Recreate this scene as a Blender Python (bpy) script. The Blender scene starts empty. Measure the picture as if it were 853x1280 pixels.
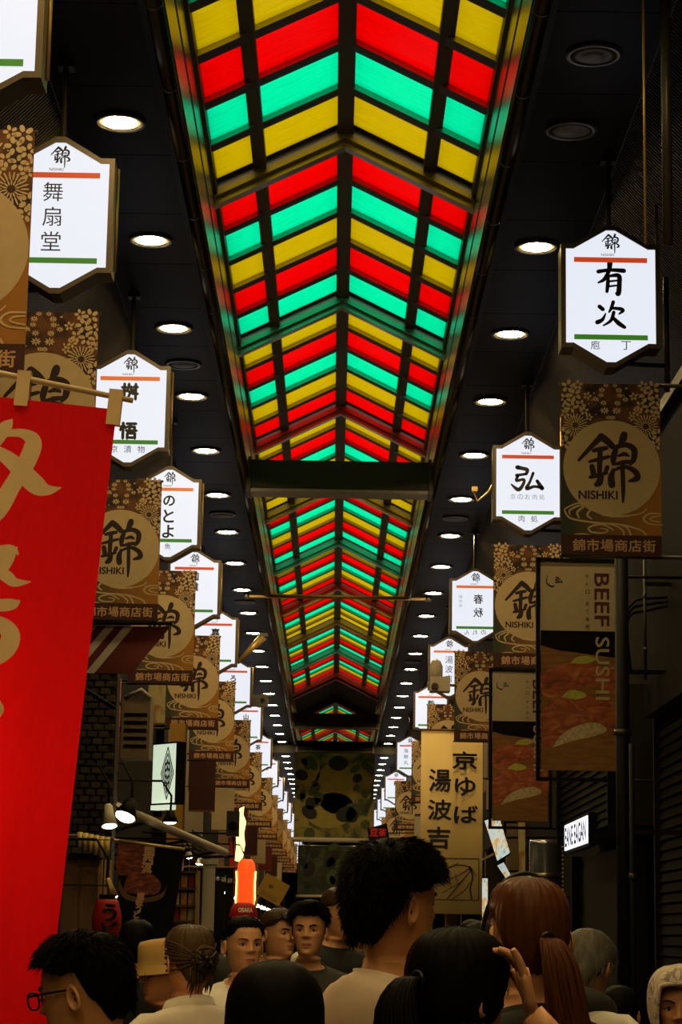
import bpy, bmesh, math, random
from mathutils import Vector, Matrix, Euler
from mathutils import noise as mnoise

random.seed(7)
SC = bpy.context.scene
COL = SC.collection
PI = math.pi

# ------------------------------------------------------------------ camera
F_PX, CAM_H = 2750.0, 1.62
PITCH, ROLL, YAW = math.atan(527 / F_PX), 0.017, -0.0009
cam = bpy.data.cameras.new('camera')
cam.sensor_fit = 'VERTICAL'
cam.sensor_height = 36.0
cam.lens = F_PX / 1280 * 36.0
cam.clip_start, cam.clip_end = 0.05, 500
camo = bpy.data.objects.new('camera', cam)
COL.objects.link(camo)
camo.matrix_world = Matrix.Translation((0, 0, CAM_H)) @ Matrix.Rotation(YAW, 4, 'Z') @ Matrix.Rotation(PI / 2 + PITCH, 4, 'X') @ Matrix.Rotation(ROLL, 4, 'Z')
SC.camera = camo


def at(x, y, Y):
    """photo pixel seen at street distance Y -> world point"""
    u0, v0 = x - 426.5, y - 640
    u = u0 * math.cos(ROLL) + v0 * math.sin(ROLL)
    v = -u0 * math.sin(ROLL) + v0 * math.cos(ROLL)
    X, V = u / F_PX - YAW, -v / F_PX
    fy = math.cos(PITCH) - V * math.sin(PITCH)
    fz = math.sin(PITCH) + V * math.cos(PITCH)
    return Vector((X / fy * Y, Y, CAM_H + fz / fy * Y))


# ------------------------------------------------------------------ world, exposure
SKY = 1.3
LAMP = 265.0        # ceiling downlights
SIGN = 0.92        # light-box faces
w = bpy.data.worlds.new('overcast_sky')
SC.world = w
w.use_nodes = True
bg = w.node_tree.nodes['Background']
bg.inputs['Color'].default_value = (0.92, 0.97, 1.0, 1)
bg.inputs['Strength'].default_value = SKY
SC.view_settings.view_transform = 'Standard'
SC.view_settings.look = 'None'
SC.view_settings.gamma = 1
SC.view_settings.use_curve_mapping = False
SC.view_settings.exposure = 0.0
SC.cycles.max_bounces = 6
SC.cycles.diffuse_bounces = 3
SC.cycles.glossy_bounces = 3
SC.cycles.transparent_max_bounces = 8
SC.cycles.sample_clamp_indirect = 4.0
SC.cycles.caustics_reflective = False
SC.cycles.caustics_refractive = False

# ------------------------------------------------------------------ materials
MATS = {}


def mat(name, col, rough=0.6, metal=0.0, emit=None, estr=0.0, var=0.12, scale=14.0, bump=0.0, spec=0.4, stretch=(1, 1, 1), transl=0.0, sheen=0.0):
    """principled material whose colour wanders a little with noise"""
    m = bpy.data.materials.new(name)
    m.use_nodes = True
    nt = m.node_tree
    b = nt.nodes['Principled BSDF']
    b.inputs['Roughness'].default_value = rough
    b.inputs['Metallic'].default_value = metal
    b.inputs['Specular IOR Level'].default_value = spec
    if sheen:
        b.inputs['Sheen Weight'].default_value = sheen
    tc = nt.nodes.new('ShaderNodeTexCoord')
    mp = nt.nodes.new('ShaderNodeMapping')
    mp.inputs['Scale'].default_value = stretch
    nt.links.new(tc.outputs['Object'], mp.inputs['Vector'])
    nz = nt.nodes.new('ShaderNodeTexNoise')
    nz.inputs['Scale'].default_value = scale
    nz.inputs['Detail'].default_value = 4
    nt.links.new(mp.outputs['Vector'], nz.inputs['Vector'])
    mx = nt.nodes.new('ShaderNodeMix')
    mx.data_type = 'RGBA'
    nt.links.new(nz.outputs['Fac'], mx.inputs['Factor'])
    mx.inputs[6].default_value = tuple(c * (1 - var) for c in col[:3]) + (1,)
    mx.inputs[7].default_value = tuple(min(1, c * (1 + var)) for c in col[:3]) + (1,)
    nt.links.new(mx.outputs[2], b.inputs['Base Color'])
    if emit is not None:
        b.inputs['Emission Color'].default_value = tuple(emit[:3]) + (1,)
        b.inputs['Emission Strength'].default_value = estr
    if bump:
        bp = nt.nodes.new('ShaderNodeBump')
        bp.inputs['Strength'].default_value = bump
        bp.inputs['Distance'].default_value = 0.01
        nt.links.new(nz.outputs['Fac'], bp.inputs['Height'])
        nt.links.new(bp.outputs['Normal'], b.inputs['Normal'])
    if transl:
        tr = nt.nodes.new('ShaderNodeBsdfTranslucent')
        nt.links.new(mx.outputs[2], tr.inputs['Color'])
        ms = nt.nodes.new('ShaderNodeMixShader')
        ms.inputs['Fac'].default_value = transl
        nt.links.new(b.outputs['BSDF'], ms.inputs[1])
        nt.links.new(tr.outputs['BSDF'], ms.inputs[2])
        nt.links.new(ms.outputs['Shader'], nt.nodes['Material Output'].inputs['Surface'])
    MATS[name] = m
    return m


def ramp_mat(name, stops, scale=4.0, detail=5, rough=0.7, distort=0.6, stretch=(1, 1, 1), voronoi=False, emit=0.0):
    m = bpy.data.materials.new(name)
    m.use_nodes = True
    nt = m.node_tree
    b = nt.nodes['Principled BSDF']
    b.inputs['Roughness'].default_value = rough
    tc = nt.nodes.new('ShaderNodeTexCoord')
    mp = nt.nodes.new('ShaderNodeMapping')
    mp.inputs['Scale'].default_value = stretch
    nt.links.new(tc.outputs['Object'], mp.inputs['Vector'])
    if voronoi:
        nz = nt.nodes.new('ShaderNodeTexVoronoi')
        nz.inputs['Scale'].default_value = scale
        out = nz.outputs['Distance']
    else:
        nz = nt.nodes.new('ShaderNodeTexNoise')
        nz.inputs['Scale'].default_value = scale
        nz.inputs['Detail'].default_value = detail
        nz.inputs['Distortion'].default_value = distort
        out = nz.outputs['Fac']
    nt.links.new(mp.outputs['Vector'], nz.inputs['Vector'])
    cr = nt.nodes.new('ShaderNodeValToRGB')
    el = cr.color_ramp.elements
    while len(el) < len(stops):
        el.new(0.5)
    for e, (p, c) in zip(el, stops):
        e.position = p
        e.color = tuple(c) + (1,)
    nt.links.new(out, cr.inputs['Fac'])
    nt.links.new(cr.outputs['Color'], b.inputs['Base Color'])
    if emit:
        nt.links.new(cr.outputs['Color'], b.inputs['Emission Color'])
        b.inputs['Emission Strength'].default_value = emit
    MATS[name] = m
    return m


def glass_mats(name, col):
    """tinted translucent pane: lower face scatters daylight, the other faces let it in"""
    m = bpy.data.materials.new(name)
    m.use_nodes = True
    nt = m.node_tree
    nt.nodes.remove(nt.nodes['Principled BSDF'])
    tc = nt.nodes.new('ShaderNodeTexCoord')
    mp = nt.nodes.new('ShaderNodeMapping')
    mp.inputs['Scale'].default_value = (1.2, 9, 1.2)
    nt.links.new(tc.outputs['Object'], mp.inputs['Vector'])
    nz = nt.nodes.new('ShaderNodeTexNoise')
    nz.inputs['Scale'].default_value = 3
    nt.links.new(mp.outputs['Vector'], nz.inputs['Vector'])
    mx = nt.nodes.new('ShaderNodeMix')
    mx.data_type = 'RGBA'
    nt.links.new(nz.outputs['Fac'], mx.inputs['Factor'])
    mx.inputs[6].default_value = tuple(c * 0.80 for c in col) + (1,)
    mx.inputs[7].default_value = tuple(min(1, c * 1.15) for c in col) + (1,)
    tr = nt.nodes.new('ShaderNodeBsdfTranslucent')
    nt.links.new(mx.outputs[2], tr.inputs['Color'])
    gl = nt.nodes.new('ShaderNodeBsdfGlossy')
    gl.inputs['Roughness'].default_value = 0.25
    ms = nt.nodes.new('ShaderNodeMixShader')
    ms.inputs['Fac'].default_value = 0.02
    nt.links.new(tr.outputs['BSDF'], ms.inputs[1])
    nt.links.new(gl.outputs['BSDF'], ms.inputs[2])
    nt.links.new(ms.outputs['Shader'], nt.nodes['Material Output'].inputs['Surface'])
    return m


clear = bpy.data.materials.new('clear_glass_edge')
clear.use_nodes = True
_nt = clear.node_tree
_nt.nodes.remove(_nt.nodes['Principled BSDF'])
_t = _nt.nodes.new('ShaderNodeBsdfTransparent')
_nt.links.new(_t.outputs['BSDF'], _nt.nodes['Material Output'].inputs['Surface'])

GLASS = {'R': glass_mats('red_glass', (0.80, 0.0, 0.0)),
         'G': glass_mats('green_glass', (0.0, 0.78, 0.33)),
         'Y': glass_mats('yellow_glass', (0.56, 0.36, 0.0))}

M = MATS
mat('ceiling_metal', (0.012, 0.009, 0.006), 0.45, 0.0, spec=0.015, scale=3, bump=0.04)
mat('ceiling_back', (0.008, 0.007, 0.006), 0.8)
mat('slot_metal', (0.20, 0.17, 0.13), 0.22, 0.75, scale=5, bump=0.03)
mat('pipe_metal', (0.13, 0.11, 0.09), 0.28, 0.85, scale=8)
mat('frame_dark', (0.030, 0.024, 0.017), 0.5)
mat('rafter', (0.42, 0.37, 0.28), 0.28, 0.85)
mat('beam_brown', (0.016, 0.011, 0.007), 0.6, stretch=(1, 1, 8))
mat('beam_lip', (0.25, 0.22, 0.2), 0.4, 0.3)
mat('cove_metal', (0.012, 0.009, 0.006), 0.5, 0.0, spec=.15, scale=4)
mat('lamp_glow', (1, 0.9, 0.7), 0.5, emit=(1.0, 0.71, 0.30), estr=LAMP)
mat('lamp_rim', (1, 0.8, 0.4), 0.5, emit=(1.0, 0.72, 0.22), estr=1.0)
mat('lamp_off', (0.16, 0.14, 0.11), 0.5)
mat('trim_ring', (0.10, 0.09, 0.07), 0.35, 0.6)
mat('sign_face', (0.10, 0.10, 0.11), 0.4, spec=.1, emit=(0.86, 0.90, 1.0), estr=SIGN)
mat('sign_frame', (0.075, 0.056, 0.034), 0.4, 0.45)
mat('sign_red', (0.12, 0.012, 0.004), 0.5, emit=(0.58, 0.055, 0.010), estr=0.9)
mat('sign_orange', (0.14, 0.03, 0.004), 0.5, emit=(0.74, 0.14, 0.020), estr=0.9)
mat('sign_green', (0.01, 0.05, 0.005), 0.5, emit=(0.035, 0.17, 0.012), estr=0.9)
mat('ink', (0.006, 0.005, 0.008), 0.5, var=0)
mat('ink_grey', (0.12, 0.12, 0.13), 0.5, var=0, emit=(0.2, 0.2, 0.22), estr=1)
mat('brass', (0.46, 0.31, 0.11), 0.4, 0.5)
mat('pole_dark', (0.05, 0.045, 0.035), 0.4, 0.5)
mat('print_cream', (0.50, 0.37, 0.21), 0.75)
mat('print_petal', (0.56, 0.41, 0.23), 0.75)
mat('print_title', (0.045, 0.008, 0.006), 0.7)
mat('print_text', (0.52, 0.31, 0.16), 0.7)
mat('print_ink', (0.020, 0.006, 0.008), 0.7, var=0)
mat('flag_red', (0.80, 0.002, 0.006), 0.8, transl=0.5, scale=60, var=0.10, stretch=(1, 1, .3))
mat('flag_cream', (0.85, 0.62, 0.33), 0.8, transl=0.06)
mat('bamboo', (0.62, 0.46, 0.24), 0.5)
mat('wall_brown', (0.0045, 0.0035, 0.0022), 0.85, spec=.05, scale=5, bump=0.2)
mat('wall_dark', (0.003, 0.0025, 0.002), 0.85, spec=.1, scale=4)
mat('stone_tile', (0.034, 0.025, 0.015), 0.8, scale=20, bump=0.4, var=0.5)
mat('stone_tile_pale', (0.052, 0.040, 0.024), 0.8, scale=20, bump=0.4, var=0.5)
mat('stone_tile_dark', (0.018, 0.014, 0.009), 0.8, scale=20, bump=0.4, var=0.5)
mat('grout', (0.010, 0.008, 0.006), 0.9)
mat('pavement', (0.09, 0.085, 0.08), 0.6, scale=3)
mat('red_paint', (0.28, 0.012, 0.008), 0.5)
mat('ac_beige', (0.16, 0.12, 0.07), 0.6)
mat('mustard', (0.34, 0.19, 0.02), 0.6)
mat('wood', (0.12, 0.06, 0.02), 0.6, scale=6, stretch=(1, 1, .15), var=.35)
mat('wood_light', (0.42, 0.26, 0.09), 0.6, scale=6, stretch=(1, 1, .15), var=.3)
mat('black_metal', (0.003, 0.003, 0.003), 0.6, 0.0, spec=.12)
mat('black_cloth', (0.004, 0.0035, 0.003), 0.9, spec=.05)
mat('white_paint', (0.62, 0.56, 0.46), 0.5)
mat('awning_grey', (0.36, 0.31, 0.24), 0.7)
mat('stripe_white', (0.55, 0.48, 0.42), 0.8)
mat('stripe_red', (0.11, 0.012, 0.010), 0.8)
mat('cloth_yellow', (0.60, 0.46, 0.15), 0.8)
mat('yuba_cloth', (0.78, 0.58, 0.25), 0.85, scale=4, stretch=(1, 1, .3))
mat('paper_cream', (0.40, 0.32, 0.20), 0.7)
mat('photo_black', (0.004, 0.0035, 0.004), 0.6, spec=.08)
ramp_mat('photo_meat', [(0.30, (0.13, 0.022, 0.006)), (0.5, (0.30, 0.062, 0.016)), (0.66, (0.42, 0.13, 0.045)), (0.78, (0.55, 0.28, 0.14))], 7, 7, 0.5, 1.4, stretch=(1, 1, 2))
ramp_mat('photo_udonmeat', [(0.30, (0.035, 0.004, 0.002)), (0.52, (0.15, 0.02, 0.008)), (0.75, (0.42, 0.12, 0.05))], 12, 6, 0.5, stretch=(1, 1, 2.6))
ramp_mat('photo_rice', [(0.3, (0.30, 0.20, 0.10)), (0.6, (0.52, 0.40, 0.24))], 40, 4)
ramp_mat('photo_board', [(0.3, (0.14, 0.055, 0.010)), (0.7, (0.26, 0.11, 0.020))], 5, 4, stretch=(1, 1, 7))
mat('photo_wasabi', (0.38, 0.36, 0.06), 0.6, var=.4, scale=30)
mat('text_maroon', (0.075, 0.008, 0.012), 0.6)
mat('lantern_red', (0.36, 0.012, 0.008), 0.6, scale=8)
mat('lantern_lit', (0.8, 0.08, 0.01), 0.6, emit=(1.0, 0.055, 0.006), estr=1.3)
mat('neon_yellow', (1, .8, .3), 0.5, emit=(1.0, 0.72, 0.18), estr=3.2)
mat('bulb_glow', (1, .9, .7), 0.5, emit=(1.0, 0.85, 0.55), estr=45)
mat('bulb_soft', (1, .9, .7), 0.5, emit=(1.0, 0.80, 0.42), estr=16)
mat('greenish_face', (.8, .85, .75), 0.4, emit=(0.66, 0.80, 0.60), estr=0.85)
mat('screen_white', (.8, .8, .9), 0.4, emit=(0.84, 0.86, 1.0), estr=1.3)
ramp_mat('screen_print', [(0.30, (0.10, 0.30, 0.42)), (0.42, (0.62, 0.78, 0.80)), (0.52, (0.75, 0.80, 0.70)), (0.60, (0.75, 0.40, 0.05)), (0.70, (0.35, 0.55, 0.65))], 16, 3, 0.4, 0.3, stretch=(1, 1, .5), emit=0.6)
ramp_mat('poster_faint', [(0.3, (0.35, 0.30, 0.16)), (0.5, (0.50, 0.42, 0.2)), (0.65, (0.35, 0.14, 0.03)), (0.8, (0.1, 0.25, 0.06))], 4, 3, 0.6)
mat('column_chrome', (0.30, 0.30, 0.36), 0.24, 0.85)
ramp_mat('mural_paint', [(0.30, (0.006, 0.009, 0.004)), (0.42, (0.030, 0.045, 0.012)), (0.52, (0.14, 0.115, 0.02)), (0.68, (0.20, 0.16, 0.04)), (0.8, (0.06, 0.08, 0.02))], 1.5, 5, 0.8, 1.2)
ramp_mat('mural_dark', [(0.35, (0.003, 0.004, 0.003)), (0.55, (0.016, 0.024, 0.010)), (0.75, (0.06, 0.065, 0.03))], 1.3, 4, 0.8, 1.0)
mat('mural_yellow', (0.20, 0.16, 0.035), 0.8, var=.3, scale=5)
mat('mural_green', (0.035, 0.05, 0.012), 0.8, var=.4, scale=5)
mat('mural_black', (0.006, 0.007, 0.005), 0.8)
ramp_mat('snack_bags', [(0.3, (0.45, 0.06, 0.02)), (0.45, (0.6, 0.35, 0.05)), (0.6, (0.6, 0.12, 0.10)), (0.75, (0.25, 0.4, 0.08))], 6, 2, 0.4)
# people
mat('skin_light', (0.62, 0.31, 0.15), 0.5, var=.06, scale=20)
mat('skin_warm', (0.55, 0.26, 0.11), 0.5, var=.06, scale=20)
mat('skin_tan', (0.44, 0.20, 0.085), 0.5, var=.06, scale=20)
mat('lips', (0.34, 0.10, 0.075), 0.45)
mat('eye_white', (0.60, 0.55, 0.48), 0.3)
mat('eye_iris', (0.012, 0.008, 0.006), 0.2)
mat('hair_black', (0.0026, 0.0020, 0.0018), 0.6, scale=60, stretch=(1, 1, .12), var=.4, spec=.06)
mat('hair_dark', (0.010, 0.006, 0.004), 0.6, scale=60, stretch=(1, 1, .12), var=.4, spec=.1)
mat('hair_brown', (0.050, 0.028, 0.014), 0.45, spec=.12, scale=60, stretch=(1, 1, .12), var=.5)
mat('hair_bun', (0.060, 0.036, 0.015), 0.42, spec=.12, scale=50, stretch=(1, 1, .2), var=.6)
mat('hair_red', (0.085, 0.026, 0.008), 0.42, spec=.12, scale=60, stretch=(1, 1, .12), var=.5)
mat('hair_grey', (0.085, 0.078, 0.066), 0.45, spec=.12, scale=70, stretch=(1, 1, .10), var=.8)
mat('shirt_white', (0.70, 0.66, 0.58), 0.8, bump=.1)
mat('shirt_cream', (0.62, 0.50, 0.38), 0.8, bump=.1)
mat('shirt_black', (0.010, 0.010, 0.012), 0.85)
mat('shirt_dark', (0.030, 0.026, 0.024), 0.85)
mat('shirt_beige', (0.62, 0.48, 0.29), 0.8)
mat('shirt_grey', (0.06, 0.055, 0.05), 0.85)
mat('hood_dark', (0.022, 0.024, 0.020), 0.85)
mat('trouser_dark', (0.020, 0.020, 0.024), 0.85)
mat('trouser_denim', (0.04, 0.06, 0.10), 0.85)
mat('shoe_dark', (0.02, 0.018, 0.016), 0.6)
mat('shoe_white', (0.5, 0.48, 0.45), 0.6)
mat('cap_red', (0.42, 0.006, 0.012), 0.7)
mat('cap_text', (0.75, 0.65, 0.52), 0.7)
mat('hat_tan', (0.44, 0.28, 0.09), 0.85, bump=.1)
mat('plastic_black', (0.008, 0.007, 0.007), 0.3)
ramp_mat('scarf_print', [(0.42, (0.42, 0.35, 0.29)), (0.50, (0.58, 0.50, 0.42)), (0.56, (0.19, 0.15, 0.13)), (0.62, (0.55, 0.47, 0.40))], 16, 2, 0.8, 1.0)


def banner_cloth_mat():
    """market banner print: brown-black top, green lower left, orange lower right"""
    m = bpy.data.materials.new('banner_print')
    m.use_nodes = True
    nt = m.node_tree
    b = nt.nodes['Principled BSDF']
    b.inputs['Roughness'].default_value = 0.8
    tc = nt.nodes.new('ShaderNodeTexCoord')
    sp = nt.nodes.new('ShaderNodeSeparateXYZ')
    nt.links.new(tc.outputs['Object'], sp.inputs[0])

    def rng(sock, a, b_):
        r = nt.nodes.new('ShaderNodeMapRange')
        r.inputs['From Min'].default_value = a
        r.inputs['From Max'].default_value = b_
        nt.links.new(sock, r.inputs['Value'])
        return r.outputs['Result']

    def mix(fac, a, b_):
        x = nt.nodes.new('ShaderNodeMix')
        x.data_type = 'RGBA'
        nt.links.new(fac, x.inputs['Factor'])
        for i, v in ((6, a), (7, b_)):
            if isinstance(v, tuple):
                x.inputs[i].default_value = v + (1,)
            else:
                nt.links.new(v, x.inputs[i])
        return x.outputs[2]
    low = mix(rng(sp.outputs['X'], -0.28, 0.25), (0.030, 0.040, 0.028), (0.34, 0.14, 0.015))
    nz = nt.nodes.new('ShaderNodeTexNoise')
    nz.inputs['Scale'].default_value = 7
    nt.links.new(tc.outputs['Object'], nz.inputs['Vector'])
    top = mix(rng(nz.outputs['Fac'], 0.42, 0.58), (0.018, 0.007, 0.006), (0.13, 0.045, 0.010))
    allc = mix(rng(sp.outputs['Z'], -0.06, 0.22), low, top)
    nt.links.new(allc, b.inputs['Base Color'])
    MATS['banner_print'] = m


banner_cloth_mat()


# ------------------------------------------------------------------ mesh builder
class MB:
    def __init__(self):
        self.v, self.f, self.m, self.marks = [], [], [], []

    def add(self, vs, fs, mi=0, X=None):
        o = len(self.v)
        self.v += [tuple((X @ Vector(p)) if X is not None else p) for p in vs]
        for f in fs:
            self.f.append(tuple(i + o for i in f))
            self.m.append(mi)
        return self

    def box(self, c, s, mi=0, X=None):
        x, y, z = (k / 2 for k in s)
        vs = [(c[0] + a * x, c[1] + b * y, c[2] + d * z) for a in (-1, 1) for b in (-1, 1) for d in (-1, 1)]
        return self.add(vs, [(0, 1, 3, 2), (4, 6, 7, 5), (0, 4, 5, 1), (2, 3, 7, 6), (0, 2, 6, 4), (1, 5, 7, 3)], mi, X)

    def tube(self, pts, rad, n=10, mi=0, X=None, cap=True):
        pts = [Vector(p) for p in pts]
        if not hasattr(rad, '__len__'):
            rad = [rad] * len(pts)
        vs, fs = [], []
        ref = None
        for i, p in enumerate(pts):
            d = (pts[min(i + 1, len(pts) - 1)] - pts[max(i - 1, 0)])
            if d.length < 1e-9:
                d = Vector((0, 0, 1))
            d.normalize()
            if ref is None:
                ref = Vector((1, 0, 0)) if abs(d.x) < 0.8 else Vector((0, 1, 0))
            ref = (ref - d * ref.dot(d))
            ref.normalize()
            bi = d.cross(ref)
            r = rad[i]
            rx, ry = r if hasattr(r, '__len__') else (r, r)
            for k in range(n):
                a = 2 * PI * k / n
                vs.append(tuple(p + ref * (rx * math.cos(a)) + bi * (ry * math.sin(a))))
        for i in range(len(pts) - 1):
            for k in range(n):
                k2 = (k + 1) % n
                fs.append((i * n + k, i * n + k2, (i + 1) * n + k2, (i + 1) * n + k))
        if cap:
            fs.append(tuple(range(n - 1, -1, -1)))
            fs.append(tuple(range((len(pts) - 1) * n, len(pts) * n)))
        return self.add(vs, fs, mi, X)

    def lathe(self, prof, n=24, mi=0, X=None, c=(0, 0, 0)):
        """profile of (r, z)"""
        vs, fs = [], []
        for r, z in prof:
            for k in range(n):
                a = 2 * PI * k / n
                vs.append((c[0] + r * math.cos(a), c[1] + r * math.sin(a), c[2] + z))
        for i in range(len(prof) - 1):
            for k in range(n):
                k2 = (k + 1) % n
                fs.append((i * n + k, i * n + k2, (i + 1) * n + k2, (i + 1) * n + k))
        if prof[0][0] > 1e-6:
            fs.append(tuple(range(n - 1, -1, -1)))
        if prof[-1][0] > 1e-6:
            fs.append(tuple(range((len(prof) - 1) * n, len(prof) * n)))
        return self.add(vs, fs, mi, X)

    def prism(self, poly, y0, y1, mi=0, X=None):
        """outline of (x, z) extruded along y"""
        n = len(poly)
        vs = [(x, y0, z) for x, z in poly] + [(x, y1, z) for x, z in poly]
        fs = [tuple(range(n)), tuple(range(2 * n - 1, n - 1, -1))]
        fs += [(i, i + n, (i + 1) % n + n, (i + 1) % n) for i in range(n)]
        return self.add(vs, fs, mi, X)

    def ball(self, c, r, n=12, m=8, mi=0, X=None):
        rx, ry, rz = r if hasattr(r, '__len__') else (r, r, r)
        vs, fs = [], []
        for i in range(m + 1):
            t = PI * i / m
            for k in range(n):
                a = 2 * PI * k / n
                vs.append((c[0] + rx * math.sin(t) * math.cos(a), c[1] + ry * math.sin(t) * math.sin(a), c[2] + rz * math.cos(t)))
        for i in range(m):
            for k in range(n):
                k2 = (k + 1) % n
                fs.append((i * n + k, (i + 1) * n + k, (i + 1) * n + k2, i * n + k2))
        return self.add(vs, fs, mi, X)

    def mesh(self, name, mats, smooth=False):
        me = bpy.data.meshes.new(name)
        me.from_pydata(self.v, [], self.f)
        for m_ in (mats if isinstance(mats, (list, tuple)) else [mats]):
            me.materials.append(MATS[m_] if isinstance(m_, str) else m_)
        me.polygons.foreach_set('material_index', self.m)
        if smooth:
            me.polygons.foreach_set('use_smooth', [True] * len(self.f))
        me.update()
        return me

    def build(self, name, mats, parent=None, smooth=False, loc=None):
        return link(name, self.mesh(name, mats, smooth), parent, loc)


def build_chars(mb, mats, parent):
    """one object per written character"""
    mk = sorted(set(mb.marks + [0]))
    mk = [k for k in mk if k < len(mb.f)] + [len(mb.f)]
    for a, b in zip(mk[:-1], mk[1:]):
        if b <= a:
            continue
        ids = sorted({i for f in mb.f[a:b] for i in f})
        re_ = {i: n for n, i in enumerate(ids)}
        q = MB()
        q.v = [mb.v[i] for i in ids]
        q.f = [tuple(re_[i] for i in f) for f in mb.f[a:b]]
        q.m = mb.m[a:b]
        q.build('character', mats, parent)


def link(name, me, parent=None, loc=None, rot=None):
    o = bpy.data.objects.new(name, me)
    COL.objects.link(o)
    o.parent = parent
    if loc is not None:
        o.location = loc
    if rot is not None:
        o.rotation_euler = rot
    return o


def tag(o, label, cat=None, group=None, kind=None):
    o['label'] = label
    if cat:
        o['category'] = cat
    if group:
        o['group'] = group
    if kind:
        o['kind'] = kind
    return o


def thing(name, label, cat, loc=(0, 0, 0), rotz=0.0, group=None):
    o = bpy.data.objects.new(name, None)
    o.empty_display_size = 0.1
    COL.objects.link(o)
    o.location = loc
    o.rotation_euler = (0, 0, rotz)
    return tag(o, label, cat, group)


def struct(o, label):
    return tag(o, label, None, None, 'structure')


def clone(root, loc, label=None, rotz=None):
    r = root.copy()
    COL.objects.link(r)
    r.location = loc
    if rotz is not None:
        r.rotation_euler = (0, 0, rotz)
    if label:
        r['label'] = label
    for ch in list(root.children):
        c = ch.copy()
        COL.objects.link(c)
        c.parent = r
        for g in list(ch.children):
            d = g.copy()
            COL.objects.link(d)
            d.parent = c
    return r


# ------------------------------------------------------------------ lettering
WORDS = list(dict.fromkeys(list('錦市場商店街舞扇堂桝悟京漬物のとよ魚珈雅味春秋れん創作布湯波吉弘肉処お庖丁有次ゆば牛トロ炙り寿司関西流讃岐うど海鮮麩乾豆漬嘉茶舗鯛丸卵焼三木鶏花山ろ')
                           + ['NISHIKI', 'BEEF', 'SUSHI', 'OSAKA', 'EANE EAGAN']))
GLYPH = {}


def load_glyphs():
    obs = []
    for wd in WORDS:
        cu = bpy.data.curves.new('glyph', 'FONT')
        cu.body = wd
        cu.size = 1.0
        cu.resolution_u = 3
        cu.fill_mode = 'FRONT'
        o = bpy.data.objects.new('glyph', cu)
        COL.objects.link(o)
        obs.append((wd, o, cu))
    bpy.context.view_layer.update()
    dg = bpy.context.evaluated_depsgraph_get()
    for wd, o, cu in obs:
        e = o.evaluated_get(dg)
        me = e.to_mesh()
        vs = [(v.co.x, v.co.y) for v in me.vertices]
        fs = [tuple(p.vertices) for p in me.polygons]
        e.to_mesh_clear()
        if vs:
            x0, x1 = min(v[0] for v in vs), max(v[0] for v in vs)
            y0, y1 = min(v[1] for v in vs), max(v[1] for v in vs)
            cx, cy = (x0 + x1) / 2, (y0 + y1) / 2
            GLYPH[wd] = ([(a - cx, b - cy) for a, b in vs], fs, x1 - x0, y1 - y0)
    for wd, o, cu in obs:
        bpy.data.objects.remove(o)
        bpy.data.curves.remove(cu)


load_glyphs()


def put(mb, wd, cx, cz, w=None, h=None, y=-0.001, mi=0, mirror=False, rot=0.0, bold=0.0):
    """write a character or a word on the x-z plane facing -y, fitted to width w and / or height h"""
    if wd not in GLYPH:
        return
    vs, fs, gw, gh = GLYPH[wd]
    mb.marks.append(len(mb.f))
    sx = w / max(gw, 1e-6) if w else None
    sz = h / max(gh, 1e-6) if h else None
    sx = sx or sz
    sz = sz or sx
    if mirror:
        sx = -sx
    c, s = math.cos(rot), math.sin(rot)
    offs = [(0, 0)] if not bold else [(0, 0), (bold, 0), (-bold, 0), (0, bold), (0, -bold)]
    for k, (ox, oz) in enumerate(offs):
        pts = []
        for a, b in vs:
            X, Z = a * sx + ox, b * sz + oz
            pts.append((cx + X * c - Z * s, y - k * 0.00005, cz + X * s + Z * c))
        mb.add(pts, fs, mi)


def spline(pts, n=6):
    """catmull-rom through tuples of any length"""
    out = []
    P = [pts[0]] + list(pts) + [pts[-1]]
    for i in range(1, len(P) - 2):
        a, b, c, d = P[i - 1], P[i], P[i + 1], P[i + 2]
        for k in range(n):
            t = k / n
            out.append(tuple(0.5 * ((2 * q) + (-p + r) * t + (2 * p - 5 * q + 4 * r - s) * t * t + (-p + 3 * q - 3 * r + s) * t ** 3) for p, q, r, s in zip(a, b, c, d)))
    out.append(tuple(pts[-1]))
    return out


def brush(mb, stroke, fx, fz, sc, y=-0.001, mi=0, n=5):
    """one brush stroke: points (px, py, width) mapped with fx, fz; width times sc"""
    pts = spline(stroke, n) if len(stroke) > 2 else spline([stroke[0], tuple((a + b) / 2 for a, b in zip(*stroke)), stroke[1]], n)
    P = [(fx(p[0]), fz(p[1]), p[2] * sc / 2) for p in pts]
    vs, fs = [], []
    for i, (x, z, r) in enumerate(P):
        dx = P[min(i + 1, len(P) - 1)][0] - P[max(i - 1, 0)][0]
        dz = P[min(i + 1, len(P) - 1)][1] - P[max(i - 1, 0)][1]
        l = math.hypot(dx, dz) or 1
        nx, nz = -dz / l * r, dx / l * r
        vs += [(x + nx, y, z + nz), (x - nx, y, z - nz)]
    for i in range(len(P) - 1):
        fs.append((2 * i, 2 * i + 1, 2 * i + 3, 2 * i + 2))
    for (x, z, r) in (P[0], P[-1]):
        b = len(vs)
        vs += [(x + r * math.cos(a * PI / 4), y, z + r * math.sin(a * PI / 4)) for a in range(8)]
        fs.append(tuple(range(b, b + 8)))
    mb.add(vs, fs, mi)


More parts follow.
